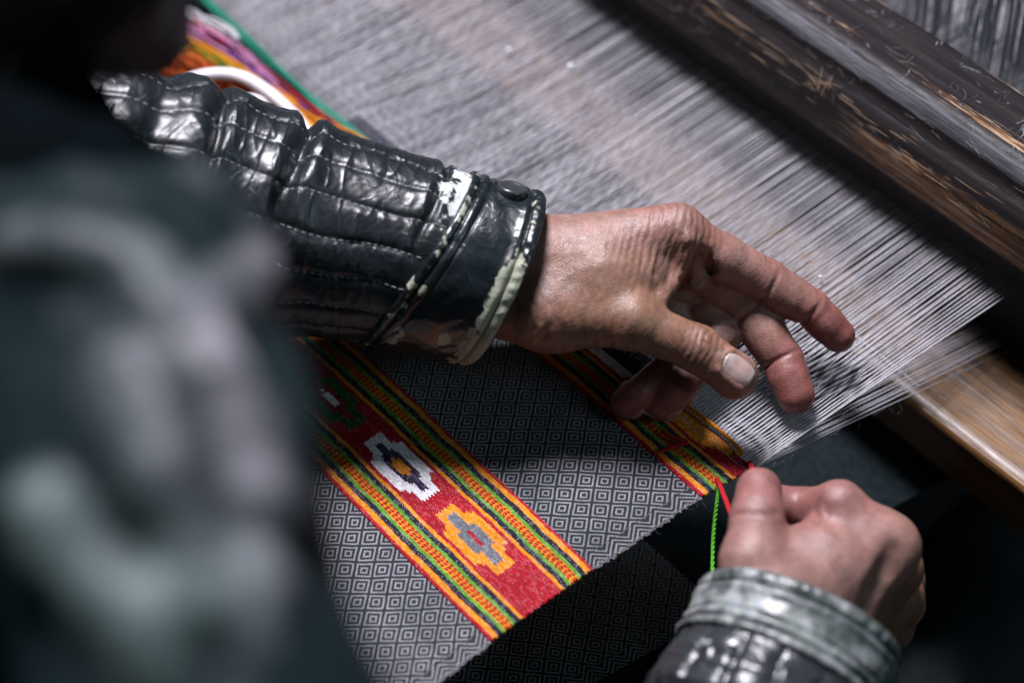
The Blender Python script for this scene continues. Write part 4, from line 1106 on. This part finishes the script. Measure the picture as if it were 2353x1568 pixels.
for pts, r in FOLDS:
    jf, keepf = base_jf, jf; P = [surf(x, y) for x, y in pts]; jf = keepf
    hits.append((P, r))
for P, r in hits:
    for a, b in zip(P[:-1], P[1:]): js.cone(jf, a, b, r, r, 7)
v, f = js.mesh(jf, 2); n = vnormals(v, f)
v = v + n * (1.3 * wnoise(v, 16.0, 3) + 0.7 * np.abs(wnoise(v, 7.0, 5)))[:, None]
peel_shine = np.zeros(len(v))
def ridge_peel_shine(P, amt, rad):
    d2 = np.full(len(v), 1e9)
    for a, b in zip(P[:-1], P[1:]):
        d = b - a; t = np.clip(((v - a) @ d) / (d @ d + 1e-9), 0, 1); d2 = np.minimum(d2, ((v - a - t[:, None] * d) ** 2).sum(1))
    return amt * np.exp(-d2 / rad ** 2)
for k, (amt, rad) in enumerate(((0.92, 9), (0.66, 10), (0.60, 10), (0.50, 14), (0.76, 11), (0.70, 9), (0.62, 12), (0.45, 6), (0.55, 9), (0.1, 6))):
    peel_shine = np.maximum(peel_shine, ridge_peel_shine(hits[k][0], amt, rad))
mint = np.clip(1.3 * ridge_peel_shine(hits[6][0], 1.0, 30) + 0.7 * ridge_peel_shine(hits[8][0], 1.0, 24), 0, 1)
gj = G('worn_jacket_trunk_glints'); oj = gj.obj(); pj = gj.attr('peel_shine'); nj = gj.noise(oj, 60.0, 3.0); nk = gj.noise(oj, 300.0, 3.0)
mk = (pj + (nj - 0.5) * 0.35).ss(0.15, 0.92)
pale = gj.mix(gj.attr('mint'), (0.40, 0.36, 0.41), (0.27, 0.36, 0.34))  # lavender streaks paint in the gloss highlights; mint is worn coating
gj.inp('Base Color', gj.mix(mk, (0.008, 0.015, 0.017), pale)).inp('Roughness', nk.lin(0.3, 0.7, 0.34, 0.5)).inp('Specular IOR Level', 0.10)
gj.bump(nk + nj, 0.0006, 0.5)
jacket = mesh_obj('jacket', v, f, gj.m, person, attrs={'peel_shine': peel_shine, 'mint': mint})
jacket['label'] = 'glossy black jacket with worn mint patches and painted pale highlights, out of focus in front'

# jacket collar and shoulder, coloured black for the shadow of the head
ss_ = Sculpt(np.array([-560, -560, 60]), np.array([200, 140, 620]), 3.5); sf = ss_.blank()
ss_.cone(sf, J(-40, 330, 600), J(235, 500, 570), 36, 24, 16); ss_.cone(sf, J(235, 500, 570), J(410, 650, 548), 24, 20, 14)
ss_.cone(sf, J(-500, 230, 640), J(-40, 330, 600), 60, 36, 18); ss_.cone(sf, J(-300, 430, 515), J(170, 500, 500), 42, 24, 18)
ss_.cone(sf, J(170, 500, 500), J(400, 610, 520), 22, 15, 14)
v, f = ss_.mesh(sf, 2); n = vnormals(v, f); v = v + n * (2.0 * wnoise(v, 22.0, 3) + 1.0 * wnoise(v, 9.0, 5))[:, None]
o = mesh_obj('shaded_collar', v, f, plain('collar_shadow_black', (0.0022, 0.0035, 0.0042), 1.0, 0.0).m, person); o['label'] = 'jacket collar and shoulder with the shadow of the head painted black'

# ---- sleeves
class Sleeve:
    """tube round an axis; phi = 0 faces the camera, +90 degrees is the upper side in the picture"""
    def __init__(s, pts, radii, squash=1.0):
        s.c = np.asarray(pts, float); seg = np.linalg.norm(np.diff(s.c, axis=0), axis=1)
        s.L = np.concatenate([[0], np.cumsum(seg)]); s.r = np.asarray(radii, float); s.sq = squash
    def centre(s, l):
        return np.stack([np.interp(l, s.L, s.c[:, k]) for k in range(3)], -1)
    def frame(s, l):
        a = s.centre(l + 4.0) - s.centre(l - 4.0); a /= np.linalg.norm(a, axis=-1)[..., None] + 1e-9
        return a
    def setup(s):
        n = 200; s.lg = np.linspace(0, s.L[-1], n)
        cs = spline(s.c, n); s.cs = cs; s.lg = np.concatenate([[0], np.cumsum(np.linalg.norm(np.diff(cs, axis=0), axis=1))])
        a = np.gradient(cs, axis=0); a /= np.linalg.norm(a, axis=1)[:, None]
        c = CAMPOS - cs; c -= a * (c * a).sum(1)[:, None]; c /= np.linalg.norm(c, axis=1)[:, None]
        s.a, s.cd = a, c; s.ld = np.cross(c, a)
        up = (s.ld @ -ROT[:, 1]).mean(); s.ld *= 1 if up > 0 else -1
        s.rg = np.interp(np.linspace(0, 1, n), np.linspace(0, 1, len(s.r)), s.r); s.T = s.lg[-1]
        return s
    def P(s, l, phi, dr):
        """l, phi, dr arrays; l beyond the end extrapolates"""
        I = lambda q: np.stack([np.interp(l, s.lg, q[:, k]) for k in range(3)], -1)
        over = np.where(l > s.T, l - s.T, 0) + np.where(l < 0, l, 0)
        C = I(s.cs) + over[..., None] * s.a[-1]
        r = np.interp(l, s.lg, s.rg) + dr
        return C + (r * np.cos(phi) * s.sq)[..., None] * I(s.cd) + (r * np.sin(phi))[..., None] * I(s.ld)
def quilt(sl, ll, pp, rows, amp, folds, seed=0):
    """height of the quilted surface"""
    R = np.interp(ll, sl.lg, sl.rg); q = np.stack([ll, np.cos(pp) * R, np.sin(pp) * R], -1)
    w = 0.09 * wnoise(q, 40.0, seed); f = (pp / (2 * math.pi) * rows + w) % 1.0
    prox = np.abs(2 * f - 1)                                       # 1 at the seams
    h = amp * (1 - prox ** 4.0)
    rowid = np.floor(pp / (2 * math.pi) * rows + w); seamid = np.round(pp / (2 * math.pi) * rows + w)
    ph = ll / (2.5 + 0.6 * np.sin(seamid * 2.1)) + seamid * 1.9 + 2.2 * wnoise(q * np.array([1, 0.4, 0.4]), 18.0, seed + 1)
    puck = np.abs(np.sin(ph * 0.5)) ** 0.7 - 0.6 + 0.35 * np.sin(ph * 0.37 + seamid)
    h = h + amp * 0.62 * puck * prox ** 1.6 * (1 - prox ** 14)
    cr = 1 - np.abs(wnoise(q * np.array([1.6, 0.35, 0.35]), 12.0, seed + 2)); h = h + amp * 0.34 * np.clip(cr, 0, 1) ** 6
    h = h + 0.8 * wnoise(q, 26.0, seed + 3) + 0.10 * wnoise(q, 3.2, seed + 5)
    for l0, dep, wd in folds:
        lx = ll - l0 - 3.0 * wnoise(q * np.array([0, 1, 1]), 30.0, seed + 4)
        h = h - dep * np.exp(-(lx / wd) ** 2) + dep * 0.55 * np.exp(-((lx - wd * 2.2) / (wd * 1.5)) ** 2) + dep * 0.4 * np.exp(-((lx + wd * 2.2) / (wd * 1.5)) ** 2)
    return h, prox, f
left = Sleeve([at(120, 380, 118), at(330, 425, 106), at(480, 462, 94), at(660, 520, 82), at(850, 560, 73), at(1010, 602, 66), at(1190, 645, 58)],
              [50, 49, 48, 45.5, 42.5, 40.5, 38.5], 0.92).setup()
def lpos(px):
    """length along the left sleeve of the section seen at picture column px"""
    w = left.cs; c = (ROT.T @ w.T).T + P0; xp = c[:, 0] / c[:, 2] * FPX + PW / 2
    return float(np.interp(px, xp, left.lg))
T = left.T
seam = lambda p: T - 46.5 + 14.5 * np.sin(p) + 6.5 * np.cos(p)
edge = lambda p: T - 6.0 + 7.0 * np.sin(p) + 6.5 * np.cos(p)
nl, npz = 420, 300
ph = np.linspace(0, 2 * math.pi, npz, endpoint=False); uu = np.linspace(0, 1, nl)
PP = np.repeat(ph[None], nl, 0); LL = uu[:, None] * (seam(ph) + 9.0)[None]
folds = [(lpos(440), 3.2, 3.5), (lpos(650), 4.6, 4.0), (lpos(975), 2.0, 1.8), (lpos(330), 3, 5)]
hq, prox, ff = quilt(left, LL, PP, 17.0, 1.45, folds, 0)
fade = sstep(0, 1, (seam(ph)[None] - LL) / 14.0)
hq = hq * (0.35 + 0.65 * fade)
pts = left.P(LL, PP, hq)
qn = wnoise(pts, 9.0, 4); near_cuff = np.exp(-((LL - lpos(1010)) / 16) ** 2) * sstep(-0.1, 0.7, np.sin(PP)) * (np.cos(PP) > -0.5)
peel_shine = 0.50 * near_cuff + 0.16 * qn * near_cuff + 0.10 * np.exp(-((LL - seam(PP)) / 8) ** 2)
slv = mesh_obj('sleeve', pts.reshape(-1, 3), grid_faces(nl, npz, True), M_JACKET, jacket, attrs={'peel_shine': peel_shine.ravel()})
slv['label'] = 'shiny black quilted left sleeve with rows of stitching'
# stitches lying in the quilting seams
st = MB(); rows = 17
for k in range(rows):
    base = k / rows
    lcur = 20.0
    while lcur < T - 36:
        row = []
        for e in (0.0, 1.0, 2.1):
            l = lcur + e; p_ = base * 2 * math.pi
            for _ in range(3):
                R = np.interp(l, left.lg, left.rg); w = 0.09 * wnoise(np.array([l, math.cos(p_) * R, math.sin(p_) * R]), 40.0, 0)
                p_ = (k - w) / rows * 2 * math.pi
            hh = quilt(left, np.array([l]), np.array([p_ % (2 * math.pi)]), 17.0, 1.45, folds, 0)[0]
            row.append(left.P(np.array([l]), np.array([p_]), hh + 0.25)[0])
        if math.cos(p_) > -0.35 and lcur < float(seam(np.array(p_))) - 1: st.add(*tube(np.array(row), 0.26, 4))
        lcur += 3.3
o = st.build('stitching', M_STITCH, jacket); o['kind'] = 'stuff'
# cuff of the left sleeve
def cuff(sl, seam, edge, lift, mat, name, peelf, label):
    nw = 110; w = np.linspace(0, 1, nw); Wg = np.repeat(w[:, None], npz, 1); Pg = np.repeat(ph[None], nw, 0)
    Lg = seam(ph)[None] + (edge(ph) - seam(ph))[None] * Wg; wid = (edge(ph) - seam(ph))[None] + 0 * Wg
    a = Wg * wid; b = (1 - Wg) * wid                                # mm from the seam / from the edge
    pk = np.sin(Pg * 42 + 2.0 * np.sin(Pg * 5)) * 0.5 + 0.5
    h = lift + 1.0 * np.exp(-((a - 2.2) / 1.9) ** 2) + 0.7 * np.exp(-((a - 7.0) / 1.6) ** 2) - 1.2 * np.exp(-((a - 4.7) / 0.55) ** 2) - 0.9 * np.exp(-((a - 9.4) / 0.6) ** 2)
    h = h + 0.5 * np.exp(-((b - 1.8) / 2.0) ** 2) - 1.3 * np.exp(-((b - 5.2) / 0.6) ** 2) + 0.9 * np.exp(-((b - 7.6) / 1.8) ** 2)
    h = h + pk * 0.55 * (np.exp(-((b - 2.4) / 2.4) ** 2) + 0.6 * np.exp(-((a - 3) / 3) ** 2))
    q = sl.P(Lg, Pg, 0 * Lg); h = h + 0.55 * wnoise(q, 15.0, 6) + 0.25 * wnoise(q, 6.0, 7)
    h = h - 1.2 * np.exp(-(a / 0.5) ** 2) * 1.5
    q = sl.P(Lg, Pg, h); pe = peelf(a, b, Pg, q)
    # turn the edge inwards
    rings = [q]; pes = [pe]
    for dl, dh in ((0.7, -0.7), (0.5, -2.0), (-2.5, -3.2), (-9.0, -3.6), (-26.0, -4.0)):
        rings.append(sl.P(edge(ph)[None] + dl, ph[None], h[-1:] + dh)); pes.append(pe[-1:] * 0.3)
    first = sl.P(seam(ph)[None] - 0.4, ph[None], h[:1] - 4.0); rings.insert(0, first); pes.insert(0, pe[:1])
    q = np.vstack(rings); pe = np.vstack(pes)
    o = mesh_obj(name, q.reshape(-1, 3), grid_faces(len(q), npz, True), mat, jacket, attrs={'peel_shine': pe.ravel()})
    o['label'] = label; return o
def peel_left(a, b, p, q):
    nz = wnoise(q, 5.0, 3); n2 = wnoise(q, 12.0, 8)
    low = sstep(0.55, -0.25, np.sin(p))
    e = np.exp(-((b - 4.5) / (3.8 + 4.6 * low)) ** 2) * (0.46 + 0.34 * low)
    sm = np.exp(-((a - 3.0) / 4.6) ** 2) * 0.42
    patch = low * sstep(0.0, 0.6, n2) * 0.6 * (np.sin(p) > -0.93)
    return np.maximum(np.maximum(e, sm), patch) + 0.15 * nz
cuff(left, seam, edge, 1.6, M_CUFF, 'cuff', peel_left, 'black left cuff with flaking edge and snap button')
# snap button on top of the left cuff
def lathe(prof, k=40):
    a = np.arange(k) * 2 * math.pi / k; P = np.asarray(prof, float)
    v = np.stack([P[:, :1] * np.cos(a), P[:, :1] * np.sin(a), P[:, 1:] + 0 * a], -1).reshape(-1, 3); return v, grid_faces(len(P), k, True)
bl, bp = np.array([T - 12.0]), np.array([1.12])
bc = left.P(bl, bp, np.array([2.3]))[0]; bn = left.P(bl, bp, np.array([3.3]))[0] - bc
e1 = _n(left.a[-1] - bn * (left.a[-1] @ bn) / (bn @ bn)); bn = _n(bn); e2 = np.cross(bn, e1)
pv_, pf_ = lathe([(0.01, 1.5), (3.0, 1.55), (4.6, 1.7), (5.0, 2.1), (5.9, 2.2), (6.5, 1.7), (6.7, 0.6), (6.6, -1.5)])
mesh_obj('snap_button', bc + pv_[:, :1] * e1 + pv_[:, 1:2] * e2 + pv_[:, 2:] * bn, pf_[:, ::-1], M_SNAP, jacket)

# ---- right sleeve and cuff
right = Sleeve([c_r - a_r * 235, c_r - a_r * 120, c_r - a_r * 60, c_r - a_r * 25, c_r], [50, 48, 44, 41.5, 40.0], 0.95).setup()
TR = right.T
seam_r = lambda p: TR - 27.0 + 1.5 * np.sin(p)
edge_r = lambda p: TR + 0.0 * np.sin(p)
LL = uu[:, None] * (seam_r(ph) + 6.0)[None]; PP = np.repeat(ph[None], nl, 0)
hq, prox, ff = quilt(right, LL, PP, 16.0, 2.6, [(TR - 60, 3, 5), (TR - 105, 4, 6)], 3)
hq = hq * (0.3 + 0.7 * sstep(0, 1, (seam_r(ph)[None] - LL) / 12.0))
pts = right.P(LL, PP, hq); peel_shine = 0.27 + 0.16 * wnoise(pts, 13.0, 2)
o = mesh_obj('sleeve', pts.reshape(-1, 3), grid_faces(nl, npz, True), mat_leather('worn_right_sleeve', (0.024, 0.028, 0.032), (0.40, 0.42, 0.43)), jacket, attrs={'peel_shine': peel_shine.ravel()})
o['label'] = 'worn black right sleeve behind the pale cuff, out of focus'
def peel_shine_right(a, b, p, q):
    return 0.5 + 0.35 * np.sin(p) + 0.3 * wnoise(q, 13.0, 3) + 0.10 * wnoise(q, 5.0, 4) + 0.10 * np.exp(-(b / 4) ** 2) + 0.16 * np.exp(-((a - 16) / 8) ** 2)  # paler upper side paints in the gloss, the mottle is wear
cuff(right, seam_r, edge_r, 1.8, M_CUFF2, 'cuff', peel_shine_right, 'worn right cuff with flaked coating and painted pale highlights')
# ---- trousers below the loom
kn = at(2400, 1270, -260); legs = [(np.array([70.0, -470.0, -150.0]), kn), (np.array([-170.0, -470.0, -150.0]), kn + np.array([-330.0, -10.0, 0.0]))]
allp = np.array([q for l in legs for q in l] + [(kn[0], kn[1] + 60, -740)])
ts = Sculpt(allp.min(0) - 100, allp.max(0) + 100, 7.0)
tf = ts.blank()
for hip, knee in legs:
    ts.cone(tf, hip, knee, 74, 52, 20); ts.cone(tf, knee, knee + np.array([0, 40, -470]), 50, 40, 14)
ts.cone(tf, legs[0][0], legs[1][0], 74, 74, 30)
v, f = ts.mesh(tf, 2); n = vnormals(v, f)
v = v + n * (2.5 * wnoise(v, 30.0, 4) + 1.2 * wnoise(v, 12.0, 6))[:, None]
o = mesh_obj('trousers', v, f, M_TROUSER, person)
